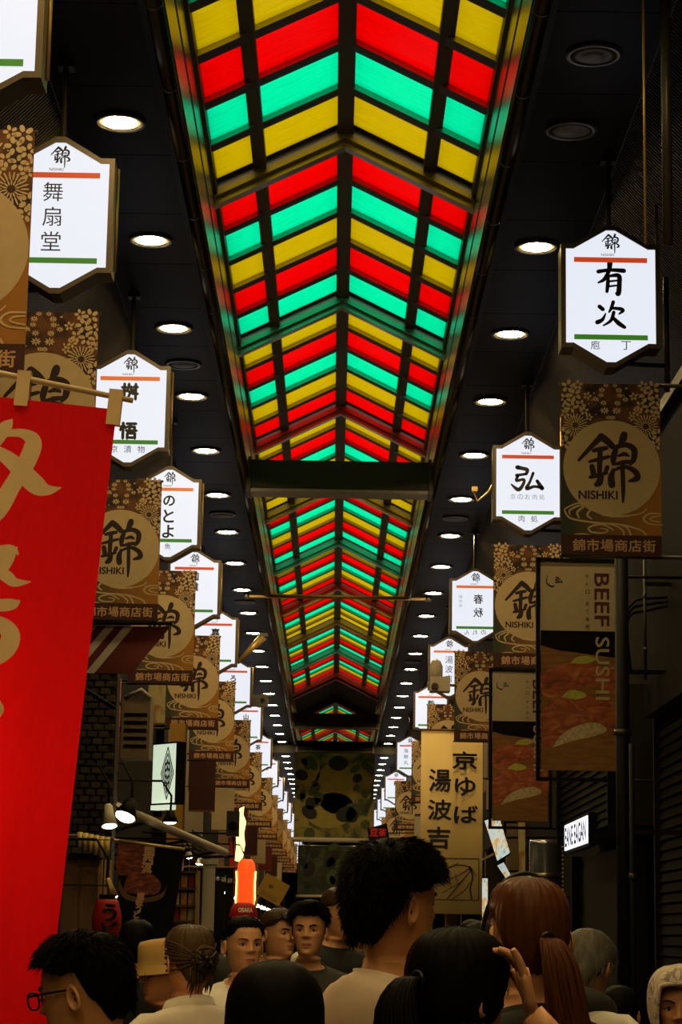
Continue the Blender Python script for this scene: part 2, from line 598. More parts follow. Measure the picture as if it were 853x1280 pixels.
NISHIKI = [  # traced from the market banner, 617 units wide
    [(300, 400, 42), (235, 468, 30), (160, 552, 20)],
    [(298, 402, 46), (335, 430, 44), (366, 462, 40)],
    [(250, 492, 24), (290, 482, 30), (330, 474, 26)],
    [(225, 562, 18), (285, 545, 26), (345, 528, 20)],
    [(292, 482, 30), (288, 560, 34), (285, 650, 30)],
    [(240, 592, 34), (250, 640, 36)],
    [(335, 596, 30), (318, 636, 22)],
    [(228, 660, 22), (280, 648, 26), (332, 632, 18)],
    [(300, 640, 28), (285, 690, 44), (266, 706, 30)],
    [(440, 388, 44), (432, 415, 46), (412, 452, 22)],
    [(392, 470, 30), (374, 530, 40), (372, 575, 24)],
    [(380, 470, 26), (450, 452, 34), (500, 480, 40), (498, 540, 36), (478, 570, 24)],
    [(405, 522, 16), (440, 510, 28), (465, 520, 18)],
    [(385, 575, 20), (440, 562, 28), (492, 556, 22)],
    [(372, 610, 22), (358, 660, 42), (362, 706, 44)],
    [(372, 616, 18), (440, 590, 26), (505, 618, 36), (518, 660, 40), (470, 680, 16)],
    [(428, 560, 26), (430, 650, 28), (432, 740, 26), (430, 812, 14)],
]


def nishiki_char(mb, cx, cz, w, y=-0.001, mi=0):
    """the market's brush character, w wide"""
    s = w / 370.0
    for st in NISHIKI:
        brush(mb, st, lambda p: cx + (p - 340) * s, lambda q: cz - (q - 595) * s, s, y, mi)


ARI = [  # 有, then 次, traced in the same units as the sign 632 wide
    [(318, 385, 30), (400, 372, 26), (498, 376, 34)],
    [(400, 322, 40), (392, 380, 30), (360, 440, 28), (318, 466, 14)],
    [(386, 420, 26), (384, 480, 28), (378, 530, 24)],
    [(390, 418, 18), (460, 412, 34), (466, 470, 34), (458, 545, 36), (440, 540, 12)],
    [(398, 455, 16), (450, 448, 14)], [(392, 492, 16), (450, 484, 14)],
]
TSUGI = [
    [(325, 640, 30), (348, 660, 30)],
    [(310, 755, 34), (345, 735, 26), (368, 690, 10)],
    [(422, 605, 26), (408, 650, 24), (392, 680, 14)],
    [(410, 650, 20), (470, 655, 28), (490, 668, 26), (462, 692, 12)],
    [(425, 680, 26), (405, 740, 24), (352, 778, 12)],
    [(415, 715, 22), (460, 760, 34), (500, 788, 26)],
]
HIRO = [  # 弘 on the butcher's sign, 560 units wide
    [(330, 390, 40), (380, 400, 34), (418, 412, 34), (408, 450, 26)],
    [(322, 462, 28), (400, 450, 24)],
    [(335, 470, 26), (322, 510, 26), (390, 500, 26), (372, 560, 30), (335, 590, 36), (278, 545, 14)],
    [(470, 440, 26), (440, 520, 24), (412, 580, 34), (480, 560, 26), (540, 570, 28)],
    [(505, 510, 30), (548, 575, 40)],
]


# ------------------------------------------------------------------ the arcade
CEIL, SLOT, EAVE_Z, RIDGE_Z, COVE_X, COVE_Z, WALL_X = 6.82, 1.05, 7.53, 8.05, 1.86, 5.95, 2.70
Y0, Y1 = -8.0, 132.0

f_ = MB().box((0, (Y0 + Y1) / 2, -0.1), (2 * WALL_X + 1.0, Y1 - Y0, 0.2)).build('floor', 'pavement')
struct(f_, 'grey paved market street under the crowd')
pm = MB().box((0, 0, 0), (0.86, 0.58, 0.012)).mesh('paving_slab', 'pavement')
for i in range(6):
    for j in range(30):
        link('paving_slab', pm, f_, (-2.2 + i * 0.88, 1.0 + j * 0.6, 0.006))

walls = {}
for sx, nm in ((-1, 'left'), (1, 'right')):
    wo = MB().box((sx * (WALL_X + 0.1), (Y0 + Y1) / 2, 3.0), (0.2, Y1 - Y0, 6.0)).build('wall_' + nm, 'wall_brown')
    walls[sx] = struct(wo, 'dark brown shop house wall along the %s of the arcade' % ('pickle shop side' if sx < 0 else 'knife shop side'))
wb = MB().box((0, Y0 - 0.1, 4.2), (2 * WALL_X + 0.6, 0.2, 8.4)).build('wall_back_added', 'wall_dark')  # unseen, added across the street so sky light stays off the crowd's backs
struct(wb, 'unseen dark wall added behind the visitors to keep sky light out')
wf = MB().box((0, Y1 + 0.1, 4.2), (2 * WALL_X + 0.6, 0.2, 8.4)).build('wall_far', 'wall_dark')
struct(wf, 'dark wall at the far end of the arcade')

# ceiling backing, panels, ribbed coving, slot linings
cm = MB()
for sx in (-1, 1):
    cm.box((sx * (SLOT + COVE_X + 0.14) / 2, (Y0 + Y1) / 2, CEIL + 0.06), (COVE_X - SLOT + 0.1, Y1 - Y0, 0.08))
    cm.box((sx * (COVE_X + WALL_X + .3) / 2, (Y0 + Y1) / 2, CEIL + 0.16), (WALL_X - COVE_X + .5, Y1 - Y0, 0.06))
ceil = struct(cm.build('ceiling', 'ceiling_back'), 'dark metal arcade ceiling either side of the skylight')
LY0, LDY = 13.68 - 2.495 * 8, 2.495
PAN = LDY / 2
hole = []
pb = MB()
pb.box((0, 0, 0), (COVE_X - SLOT - 0.12, PAN - 0.012, 0.02))
pmesh = pb.mesh('ceiling_panel', 'ceiling_metal')
for sx in (-1, 1):
    for j in range(int((Y1 - Y0) / PAN)):
        yy = LY0 + PAN * (j + 1) - PAN / 2 + PAN / 2
        if yy < Y0 or yy > 110:
            continue
        link('ceiling_panel', pmesh, ceil, (sx * (SLOT + COVE_X + 0.10) / 2, yy, CEIL + 0.01))
for sx, nm in ((-1, 'left'), (1, 'right')):
    # ribbed coving: real corrugation, ribs across the slope
    mb = MB()
    n0, n1, step = 5.0, 62.0, 0.045
    a, b = Vector((sx * COVE_X, 0, CEIL)), Vector((sx * (WALL_X + .02), 0, COVE_Z))
    nrm = Vector((sx * -(CEIL - COVE_Z), 0, -(WALL_X - COVE_X))).normalized()
    vs, fs = [], []
    k = 0
    y = n0
    while y < n1:
        for (dy, h) in ((0, 0), (0.3, 0), (0.42, 1), (0.88, 1)):
            for e in (a, b):
                p = e + nrm * (0.014 * h)
                vs.append((p.x, y + dy * step, p.z))
        y += step
    for i in range(len(vs) // 2 - 1):
        fs.append((2 * i, 2 * i + 1, 2 * i + 3, 2 * i + 2))
    mb.add(vs, fs)
    cv = mb.build('rib', 'cove_metal')
    mb = MB()
    for (ya, yb) in ((Y0, n0), (n1, Y1)):
        mb.add([(a.x, ya, a.z), (b.x, ya, b.z), (b.x, yb, b.z), (a.x, yb, a.z)], [(0, 1, 2, 3)])
    mb.box((sx * (WALL_X - .02), (Y0 + Y1) / 2, COVE_Z - 0.04), (0.12, Y1 - Y0, 0.10))
    t = struct(mb.build('trim_%d' % (1 if sx < 0 else 2), 'cove_metal'), 'sloping ribbed dark metal coving between ceiling and shop wall')
    cv.parent = t
    cv['kind'] = 'stuff'
    # slot lining: two polished bands with a dark recess between
    mb = MB()
    H = EAVE_Z - CEIL
    mb.box((sx * (SLOT + 0.012), (Y0 + Y1) / 2, CEIL + H * 0.26), (0.02, Y1 - Y0, H * 0.40), 0)
    mb.box((sx * (SLOT + 0.06), (Y0 + Y1) / 2, CEIL + H * 0.50), (0.02, Y1 - Y0, H * 0.22), 1)
    mb.box((sx * (SLOT + 0.012), (Y0 + Y1) / 2, CEIL + H * 0.78), (0.02, Y1 - Y0, H * 0.46), 0)
    mb.box((sx * (SLOT + 0.12), (Y0 + Y1) / 2, CEIL + H * 0.55), (0.04, Y1 - Y0, H * 1.2), 1)
    t = struct(mb.build('trim_%d' % (3 if sx < 0 else 4), ['slot_metal', 'black_metal']), 'polished metal lining of the skylight well mirroring its colours')
    # pipe moulding with joint rings along the well's lower edge
    pipe = struct(MB().tube([(sx * (SLOT + 0.056), Y0, CEIL - 0.005), (sx * (SLOT + 0.056), Y1, CEIL - 0.005)], 0.052, 14).build('trim_%d' % (5 if sx < 0 else 6), 'pipe_metal', None, True), 'round metal pipe moulding along the skylight well')
    ring = MB().tube([(0, -0.012, 0), (0, 0.012, 0)], 0.056, 14).mesh('joint_ring', 'frame_dark', True)
    for j in range(60):
        link('joint_ring', ring, pipe, (sx * (SLOT + 0.056), 8.0 + j * 1.25, CEIL - 0.005))

# skylight: coloured panes in five rows per bay
BAY, BY = 4.68, 17.05
slope = (RIDGE_Z - EAVE_Z) / SLOT
SEQ = {-4: 'RGYRG', -3: 'YRGYR', -2: 'GYRGY', -1: 'RGYRG', 0: 'GYRGY', 1: 'RGYRG', 2: 'YRGYR', 3: 'YRGYY', 4: 'RGYRG', 5: 'YRGYR', 6: 'YRGYY', 7: 'RGYRG', 8: 'YRGYR'}
GAPY = 0.34
ROW = (BAY - GAPY) / 5
XCOLS = [(0.065, 0.64), (0.735, 1.03)]


def rz(x):
    return RIDGE_Z - abs(x) * slope


pane_mesh = {}
for c in 'RGY':
    for ci, (xa, xb) in enumerate(XCOLS):
        for sx in (-1, 1):
            mb = MB()
            xm = (xa + xb) / 2
            L = ROW - 0.14
            P = [(sx * (xa - xm), -slope * (xa - xm)), (sx * (xb - xm), -slope * (xb - xm))]
            vs = [(P[0][0], -L / 2, P[0][1]), (P[1][0], -L / 2, P[1][1]), (P[1][0], L / 2, P[1][1]), (P[0][0], L / 2, P[0][1])]
            vs += [(x, y, z + 0.008) for x, y, z in vs]
            mb.add(vs, [(0, 1, 2, 3)], 0)
            mb.add(vs, [(4, 7, 6, 5), (0, 4, 5, 1), (1, 5, 6, 2), (2, 6, 7, 3), (3, 7, 4, 0)], 1)
            pane_mesh[c, ci, sx] = mb.mesh('glass_pane', [GLASS[c], clear])


def chevron(mb, y0, y1, drop, xm=SLOT, mi=0, top=0.05):
    """gable-shaped rafter across the well"""
    for sx in (-1, 1):
        mb.prism([(0, RIDGE_Z + top), (sx * xm, rz(xm) + top), (sx * xm, rz(xm) - drop), (0, RIDGE_Z - drop)], y0, y1, mi)


sky_n = 0


def skylight(bays, label):
    global sky_n
    sky_n += 1
    ya, yb = BY + BAY * (bays[0] - 1), BY + BAY * bays[-1]
    mb = MB()
    for x, wd, dp in ((0, 0.13, 0.10), (-0.6875, 0.105, 0.07), (0.6875, 0.105, 0.07), (-1.06, 0.07, 0.1), (1.06, 0.07, 0.1)):
        mb.box((x, (ya + yb) / 2, rz(x) - dp / 2 + 0.03), (wd, yb - ya, dp))
    root = struct(mb.build('window_%d' % sky_n, 'frame_dark'), label)
    rm = MB()
    chevron(rm, -0.070, 0.072, 0.045, mi=0)
    chevron(rm, -0.074, -0.0702, 0.044, mi=1, top=0.0)
    rmesh = rm.mesh('glazing_bar', ['frame_dark', 'rafter'])
    bm_ = MB()
    chevron(bm_, -GAPY / 2 + .04, GAPY / 2 - .04, 0.10, top=0.06)
    chevron(bm_, -0.06, 0.06, 0.15, top=0.0)
    bmesh_ = bm_.mesh('rafter', 'rafter')
    edge = MB()
    chevron(edge, -GAPY / 2 - .07, GAPY / 2 + .07, -0.004, top=0.05)
    emesh = edge.mesh('rafter_plate', 'frame_dark')
    for k in bays:
        y0 = BY + BAY * (k - 1)
        link('rafter', bmesh_, root, (0, y0, 0))
        link('rafter_plate', emesh, root, (0, y0, 0))
        seq = SEQ.get(k) or ['RGYRG', 'YRGYR', 'YRGYR'][int(k) % 3]
        for r, c in enumerate(seq):
            yc = y0 + GAPY / 2 + ROW * (r + 0.5)
            if r < 4:
                link('glazing_bar', rmesh, root, (0, yc + ROW / 2, 0))
            for ci, (xa, xb) in enumerate(XCOLS):
                for sx in (-1, 1):
                    link('glass_pane', pane_mesh[c, ci, sx], root, (sx * (xa + xb) / 2, yc, rz((xa + xb) / 2)))
    link('rafter', bmesh_, root, (0, yb, 0))
    link('rafter_plate', emesh, root, (0, yb, 0))
    return root


skylight(list(range(-3, 9)), 'gable skylight of red, green and yellow glass panes')
skylight([10.3 + i for i in range(6)], 'further gable skylight of coloured panes past the cross street')
# opaque roof pieces where there is no glass
mb = MB()
for (a, b) in ((Y0, BY + BAY * -4), (BY + BAY * 8, BY + BAY * 9.3), (BY + BAY * 15.3, Y1)):
    chevron(mb, a, b, 0.02, 1.25, 0, 0.05)
struct(mb.build('ceiling_crossing', 'ceiling_back'), 'dark closed roof over the crossing between the two skylights')
mb = MB()
for y, d in ((BY + BAY * 8 + 0.2, 0.20), (BY + BAY * 9.3 - 0.2, 0.2)):
    chevron(mb, y - 0.15, y + 0.15, d)
struct(mb.build('trim_7', 'frame_dark'), 'deep dark gable frames where the coloured glass stops')
mb = MB()
for y, d in ((BY + BAY * 8 + 0.03, 0.24), (BY + BAY * 9.3 - 0.37, 0.24)):
    for sx in (-1, 1):
        mb.prism([(0, RIDGE_Z - d + .02), (sx * SLOT, EAVE_Z - d + .02), (sx * SLOT, EAVE_Z - d), (0, RIDGE_Z - d)], y - 0.03, y + 0.03)
struct(mb.build('trim_8', 'beam_lip'), 'pale edging strip on the gable frames')

# tie beams
for k, (y, zb, zt, label) in enumerate(((25.0, 6.62, 6.98, 'broad dark brown beam box crossing below the coloured skylight'),
                                        (54.6, 6.62, 6.97, 'dark beam crossing the well just before the closed roof'),
                                        (61.7, 6.60, 6.90, 'dark beam crossing the well just before the painted canvas'))):
    b = thing('tie_beam', label, 'beam', (0, y, zb))
    xw = 1.07 if k < 2 else 1.09
    MB().box((0, 0, (zt - zb) / 2), (2 * xw, 0.32, zt - zb)).build('beam_box', 'beam_brown' if k == 0 else 'black_metal', b)
    MB().box((0, -0.165, 0.005), (2 * xw, 0.02, 0.03)).box((0, 0, -0.008), (2 * xw, 0.34, 0.016)).build('beam_edge', 'beam_lip' if k == 0 else 'frame_dark', b)
    for sx in (-1, 1):
        MB().box((sx * (xw - 0.02), 0, (zt - zb) / 2), (0.05, 0.38, zt - zb + 0.06)).build('end_plate', 'frame_dark', b)
        if k == 2:
            MB().box((sx * 1.42, 0, (zt - zb) / 2 - .03), (0.66, 0.3, 0.34)).build('side_beam', 'black_metal', b)
r = thing('tie_rod', 'thin horizontal rod spanning the well between two downlight rows', 'rod', (0, 34.0, 6.78))
MB().tube([(-1.42, 0, 0), (1.42, 0, 0)], 0.03, 10).build('rod', 'brass', r, True)
for sx in (-1, 1):
    MB().tube([(sx * 1.42, -0.0, 0.05), (sx * 1.42, 0, -0.04)], 0.05, 10).build('bracket', 'pole_dark', r, True)

# downlights
ring_prof = [(0.135, 0.0), (0.138, -0.012), (0.168, -0.012), (0.170, 0.004), (0.135, 0.004)]
dl_ring = MB().lathe(ring_prof, 28).mesh('trim_ring', 'trim_ring', True)
dl_disc = MB().lathe([(0.0, -0.004), (0.08, -0.005), (0.114, -0.004)], 28).mesh('lamp_disc', 'lamp_glow', True)
_r = MB().lathe([(0.1142, -0.004), (0.136, -0.001)], 28)
_k = [i for i, f in enumerate(_r.f) if len(f) == 4]
_r.f = [_r.f[i] for i in _k]
_r.m = [0] * len(_k)
dl_rim = _r.mesh('diffuser_rim', 'lamp_rim', True)
dl_dark = MB().lathe([(0.0, -0.016), (0.06, -0.016), (0.065, -0.012), (0.10, -0.012), (0.136, -0.006)], 28).mesh('lamp_disc', 'lamp_off', True)


def downlight(x, y, lit):
    d = thing('ceiling_downlight', 'round warm downlight glowing in the dark metal ceiling' if lit else 'round unlit disc fitting in the dark metal ceiling',
              'ceiling light', (x, y, CEIL - 0.004), 0, 'lit round downlights of the arcade ceiling' if lit else 'unlit round fittings of the arcade ceiling')
    link('trim_ring', dl_ring, d)
    link('lamp_disc', dl_disc if lit else dl_dark, d)
    if lit:
        link('diffuser_rim', dl_rim, d)


for sx in (-1, 1):
    for j in range(1, 48):
        y = LY0 + LDY * j
        lit = not (sx > 0 and j in (8, 7))
        if y < 108:
            downlight(sx * 1.48, y, lit)
    for y in ((19.92, 27.4, 34.9) if sx < 0 else (12.42, 27.4, 42.4)):
        downlight(sx * 1.48, y, False)

# ------------------------------------------------------------------ light-box shop signs
SW, SH, SP, SS = 0.60, 0.654, 0.145, 0.052   # width, side height, peak, shoulder


def sign_outline(g=0.0):
    w, h = SW / 2 + g, SH / 2
    pk = h + SP + g * 1.1
    sh = SW / 2 - SS
    return [(-w, -h - g), (-sh, -h - g), (-0.03, -pk + .015), (0.03, -pk + .015), (sh, -h - g), (w, -h - g), (w, h + g), (sh, h + g), (0.03, pk - .015), (-0.03, pk - .015), (-sh, h + g), (-w, h + g)]


sg_house = MB().prism(sign_outline(0.03), 0.0, 0.20)
fr = sign_outline(0.032)
fi = sign_outline(0.0)
n_ = len(fr)
for i in range(n_):
    j = (i + 1) % n_
    vs = [(fr[i][0], -0.012, fr[i][1]), (fr[j][0], -0.012, fr[j][1]), (fi[j][0], -0.012, fi[j][1]), (fi[i][0], -0.012, fi[i][1]),
          (fr[i][0], 0.004, fr[i][1]), (fr[j][0], 0.004, fr[j][1]), (fi[j][0], 0.004, fi[j][1]), (fi[i][0], 0.004, fi[i][1])]
    sg_house.add(vs, [(0, 1, 2, 3), (0, 4, 5, 1), (3, 2, 6, 7)])
sg_house = sg_house.mesh('housing', 'sign_frame')
sg_face = MB().prism(sign_outline(-0.001), -0.004, -0.001).mesh('light_panel', 'sign_face')
sg_red = MB().box((0, -0.0055, 0.250), (0.49, 0.003, 0.034)).mesh('stripe', 'sign_red')
sg_org = MB().box((0, -0.0055, 0.250), (0.49, 0.003, 0.034)).mesh('stripe', 'sign_orange')
sg_grn = MB().box((0, -0.0055, -0.285), (0.49, 0.003, 0.034)).mesh('stripe', 'sign_green')
mb = MB()
nishiki_char(mb, 0.0, 0.365, 0.115, -0.006)
put(mb, 'NISHIKI', -0.02, 0.286, w=0.085, y=-0.006)
sg_crest = mb.mesh('crest_lettering', 'ink')
sg_pole = MB().tube([(0, 0.09, 0.46), (0, 0.09, 1.05)], 0.018, 8).box((0, 0.09, 0.975), (0.10, 0.10, 0.02)).mesh('hanger_pole', 'pole_dark')


def column(mb, chars, x, z_top, size, pitch, mi=0, mirror=False, bold=0.0, y=-0.006):
    for k, ch in enumerate(chars):
        put(mb, ch, x, z_top - k * pitch, h=size if ch not in 'トりの' else size * .8, y=y, mi=mi, mirror=mirror, bold=bold)


def shop_sign(x, y, label, text, red=True, z=5.83, rotz=0.0):
    s = thing('lightbox_sign', label, 'shop sign', (x, y, z), rotz, 'hexagonal light-box signs hung along the arcade')
    link('housing', sg_house, s)
    link('light_panel', sg_face, s)
    link('stripe', sg_red if red else sg_org, s)
    link('stripe', sg_grn, s)
    link('crest_lettering', sg_crest, s)
    link('hanger_pole', sg_pole, s)
    sx = 1 if x > 0 else -1
    MB().tube([(0.335, 0.16, -0.30), (0.335, 0.16, 0.70 if sx > 0 else .35)], 0.011, 8).build('side_rod', 'brass', s, True)
    MB().tube([(0.0, 0.16, -0.42), (sx * 0.42, 0.20, -0.42)], 0.016, 8).tube([(sx * 0.40, 0.20, -0.60), (sx * 0.40, 0.20, 0.2)], 0.02, 8).build('wall_arm', 'pole_dark', s, True)
    if text:
        mb = MB()
        text(mb)
        build_chars(mb, ['ink', 'ink_grey'], s)
    return s


def t_arj(mb):
    k = SW / 632
    for st in ARI + TSUGI:
        if st is TSUGI[0]:
            mb.marks.append(len(mb.f))
        brush(mb, st, lambda p: (p - 405) * k, lambda q: 0.0 - (q - 562) * k, k, -0.006)
    put(mb, '庖', -0.105, -0.34, h=0.06, y=-.006)
    put(mb, '丁', 0.10, -0.34, h=0.06, y=-.006)


def t_hiro(mb):
    k = SW / 560
    for st in HIRO:
        brush(mb, st, lambda p: (p - 424) * k, lambda q: -(q - 528) * k, k, -0.006)
    for i, ch in enumerate('京のお肉処'):
        put(mb, ch, -0.14 + i * 0.068, -0.135, h=0.05, y=-.006, mi=1)
    put(mb, '肉', -0.06, -0.345, h=0.062, y=-.006)
    put(mb, '処', 0.06, -0.345, h=0.062, y=-.006)


def t_col(chars, size=0.13, pitch=0.17, top=0.13, x=0.0, bold=0.004, foot='', mirror=False, side=''):
    def fn(mb):
        column(mb, chars, x, top, size, pitch, 0, mirror, bold)
        for i, ch in enumerate(foot):
            q = (i - (len(foot) - 1) / 2) * 0.11
            put(mb, ch, -q if mirror else q, -0.345, h=0.06, y=-.006, mi=0, mirror=mirror)
        column(mb, side, -0.19, 0.12, 0.045, 0.06, 1, mirror)
    return fn


UNITS_L = [9.6, 12.65, 17.6, 22.2, 27.2, 32.3, 38.25, 45.2, 52.7]
UNITS_R = [14.15, 20.35, 28.3, 35.0, 41.9, 53.0, 64.7]
shop_sign(-1.74, UNITS_L[0], 'lit white light-box sign cut off by the frame corner', None)
shop_sign(-1.72, UNITS_L[1], 'lit white light-box sign reading the fan hall name in thin brush script', t_col('舞扇堂', 0.12, 0.155, 0.145, x=-0.035, bold=0.0))
shop_sign(-1.74, UNITS_L[2], 'lit white light-box sign of the pickle shop behind the red flag', t_col('桝悟', 0.14, 0.33, 0.14, bold=0.007, foot='京漬物'), False)
shop_sign(-1.75, UNITS_L[3], 'lit white light-box sign with hiragana letters and a fish mark', t_col('のとよ', 0.13, 0.16, 0.13, foot='魚'), False)
shop_sign(-1.80, UNITS_L[4], 'lit white light-box sign with small dark letters over a flavour mark', t_col('珈雅', 0.11, 0.13, 0.15, foot='味'), True)
shop_sign(-1.80, UNITS_L[5], 'lit white light-box sign with nearly blank face beyond the rod', t_col('嘉', 0.12), True)
shop_sign(-1.80, UNITS_L[6], 'lit white light-box sign with one small flowing letter', t_col('ろ三', 0.10, 0.14, foot='豆'), True)
shop_sign(-1.84, UNITS_L[7], 'lit white light-box sign with thin letters above a green bar', t_col('山花', 0.11, 0.14, foot='麩'), True)
shop_sign(-1.84, UNITS_L[8], 'lit white light-box sign far along beside the beam over the crossing', t_col('茶舗', 0.12), True)
shop_sign(1.79, UNITS_R[0], 'lit white light-box sign of the knife shop with two bold brush characters', t_arj)
shop_sign(1.78, UNITS_R[1], 'lit white light-box sign of the butcher with one bold brush character', t_hiro)
shop_sign(1.79, UNITS_R[2], 'lit white light-box sign with mirrored grey characters for spring and autumn', t_col('春秋', 0.12, 0.175, 0.09, x=0.04, bold=0.002, foot='のれん', mirror=True, side='創作布'), False)
shop_sign(1.80, UNITS_R[3], 'lit white light-box sign of the tofu skin maker behind a camera', t_col('湯波吉', 0.12, 0.15, 0.12, bold=0.0), False)
shop_sign(1.82, UNITS_R[4], 'lit white light-box sign half hidden behind the tofu skin sign', t_col('乾物', 0.12))
shop_sign(1.80, UNITS_R[5], 'lit white light-box sign with two columns of seafood lettering', lambda mb: (column(mb, '海鮮丸', -0.09, 0.13, 0.10, 0.14), column(mb, '市場鯛', 0.09, 0.13, 0.10, 0.14)))
far_l = [59.5, 66.0, 72.5, 79.0, 86.0, 93.0, 100.0, 108.0, 116.0, 124.0]
far_r = [64.7, 70.0, 76.0, 82.5, 90.0, 98.0, 106.0, 116.0]
for i, y in enumerate(far_l):
    shop_sign(-1.84, y, 'small far lit white light-box sign in the row past the crossing, noodle lantern side', t_col('卵焼'[i % 2], 0.12))
for i, y in enumerate(far_r):
    shop_sign(1.80, y, 'small far lit white light-box sign in the row past the crossing, cloth banner side', t_col('鶏花'[i % 2], 0.12))

# ------------------------------------------------------------------ market banners
BW, BH = 0.66, 1.16


def ellipse(mb, cx, cz, rx, rzz, ang, y, mi=0, n=9):
    c, s = math.cos(ang), math.sin(ang)
    vs = []
    for k in range(n):
        a = 2 * PI * k / n
        X, Z = rx * math.cos(a), rzz * math.sin(a)
        vs.append((cx + X * c - Z * s, y, cz + X * s + Z * c))
    mb.add(vs, [tuple(range(n))], mi)


def bx(px):
    return (px - 357) / 617 * BW


def bz(py):
    return (607 - py) / 1117 * BH


mb = MB()
for j in range(13):   # slightly rippled cloth sheet with thickness
    pass
nx = 13
vs, fs = [], []
for k in range(nx):
    x = -BW / 2 + BW * k / (nx - 1)
    dy = 0.004 * math.sin(k * 1.1)
    for z in (-BH / 2, BH / 2):
        vs += [(x, dy * 0, z), (x, 0.006, z)]
for k in range(nx - 1):
    a, b = 4 * k, 4 * (k + 1)
    fs += [(a, b, b + 2, a + 2), (a + 1, a + 3, b + 3, b + 1), (a, a + 1, b + 1, b), (a + 2, b + 2, b + 3, a + 3)]
fs += [(0, 2, 3, 1), (4 * (nx - 1), 4 * (nx - 1) + 1, 4 * (nx - 1) + 3, 4 * (nx - 1) + 2)]
mb.add(vs, fs)
bn_cloth = mb.mesh('banner_cloth', 'banner_print')
rnd = random.Random(3)
mb = MB()
for sx in (-1, 1):
    def fx(px):
        return sx * bx(px)
    # chrysanthemum
    cx, cz = fx(575), bz(325)
    for ring, (n, r0, r1, wd) in enumerate(((22, 0.040, 0.085, 0.0085), (14, 0.018, 0.045, 0.008))):
        for k in range(n):
            a = 2 * PI * (k + .5 * ring) / n
            ellipse(mb, cx + (r0 + r1) / 2 * math.cos(a), cz + (r0 + r1) / 2 * math.sin(a), (r1 - r0) / 2, wd / 2, a, -0.0012)
    # blossom sprays
    for (px, py, r) in ((620, 70, .030), (580, 125, .030), (640, 150, .026), (545, 190, .024), (600, 205, .026), (520, 230, .020), (655, 215, .022), (500, 130, .018), (560, 60, .022), (490, 270, .016), (640, 250, .02), (650, 380, .03), (640, 440, .025)):
        n = 5
        a0 = rnd.random() * 6
        for k in range(n):
            a = a0 + 2 * PI * k / n
            ellipse(mb, fx(px) + r * math.cos(a), bz(py) + r * math.sin(a), r * .62, r * .42, a, -0.0012)
    for (px, py, r) in ((400, 175, .018), (395, 225, .024), (415, 125, .016), (450, 150, .017), (370, 270, .015), (410, 90, .018), (385, 60, .014)):
        for k in range(8):
            a = 2 * PI * k / 8
            ellipse(mb, fx(px) + r * .8 * math.cos(a), bz(py) + r * .8 * math.sin(a) * .7, r * .5, r * .2, a, -0.0012, n=7)
    for k in range(26):
        ellipse(mb, fx(rnd.uniform(430, 640)), bz(rnd.uniform(60, 300)), rnd.uniform(.004, .009), rnd.uniform(.003, .006), rnd.random() * 3, -0.0012, n=7)
mb.v = [(max(-BW / 2 + .003, min(BW / 2 - .003, x)), y, z) for x, y, z in mb.v]
bn_floral = mb.mesh('floral_print', 'print_petal')
mb = MB()
ellipse(mb, bx(362), bz(598), 300 / 617 * BW, 300 / 617 * BW, 0, -0.0020, n=48)
bn_disc = mb.mesh('moon_disc', 'print_cream')
mb = MB()
nishiki_char(mb, bx(340), bz(595), 370 / 617 * BW, -0.0030)
put(mb, 'NISHIKI', bx(277), bz(776), w=238 / 617 * BW, h=52 / 617 * BW, y=-0.0030, bold=0.0022)
bn_char = mb.mesh('crest_lettering', 'print_ink')
mb = MB()
WAVES = [[(70, 870, 8), (150, 832, 10), (250, 838, 6)], [(70, 880, 10), (110, 930, 12), (260, 955, 12), (420, 965, 10), (540, 1000, 10), (570, 1034, 10)],
         [(105, 905, 8), (100, 880, 10), (150, 850, 12), (190, 845, 6)], [(160, 925, 10), (148, 890, 14), (185, 855, 12)], [(235, 930, 10), (210, 905, 14), (232, 870, 12)],
         [(260, 885, 6), (330, 905, 8), (460, 905, 8), (540, 890, 8), (575, 860, 6)], [(300, 905, 6), (380, 915, 8), (470, 912, 4)],
         [(330, 960, 8), (390, 975, 10), (430, 1005, 12), (432, 1034, 10)], [(400, 962, 8), (455, 985, 10), (478, 1034, 12)],
         [(370, 1000, 8), (300, 965, 10), (222, 985, 12), (235, 1015, 12), (310, 1020, 8), (335, 1000, 8), (290, 990, 6)],
         [(660, 890, 8), (590, 892, 10), (555, 925, 12), (590, 955, 8), (670, 962, 6)], [(660, 905, 6), (610, 912, 8), (600, 932, 8), (660, 945, 6)], [(130, 1034, 8), (180, 1028, 8), (230, 1034, 6)]]
for st in WAVES:
    brush(mb, st, bx, bz, BW / 617, -0.0024)
bn_wave = mb.mesh('wave_print', 'print_petal')
bn_title = MB().box((0, -0.002, bz(1098)), (BW, 0.003, 130 / 1117 * BH)).mesh('title_strip', 'print_title')
mb = MB()
for i, ch in enumerate('錦市場商店街'):
    put(mb, ch, bx(158 + i * 86), bz(1100), w=76 / 617 * BW, h=74 / 617 * BW, y=-0.0045, bold=0.0018)
bn_text = mb.mesh('title_lettering', 'print_text')
bn_rods = [MB().tube([(-BW / 2 - 0.01, 0.016, z), (BW / 2 + 0.01, 0.016, z)], 0.010, 8).mesh('banner_rod', 'pole_dark', True) for z in (BH / 2 - 0.005, -BH / 2 - 0.005)]
BANNER_PARTS = [('banner_cloth', bn_cloth), ('floral_print', bn_floral), ('moon_disc', bn_disc), ('crest_lettering', bn_char), ('wave_print', bn_wave), ('title_strip', bn_title), ('title_lettering', bn_text), ('banner_rod', bn_rods[0]), ('banner_rod', bn_rods[1])]


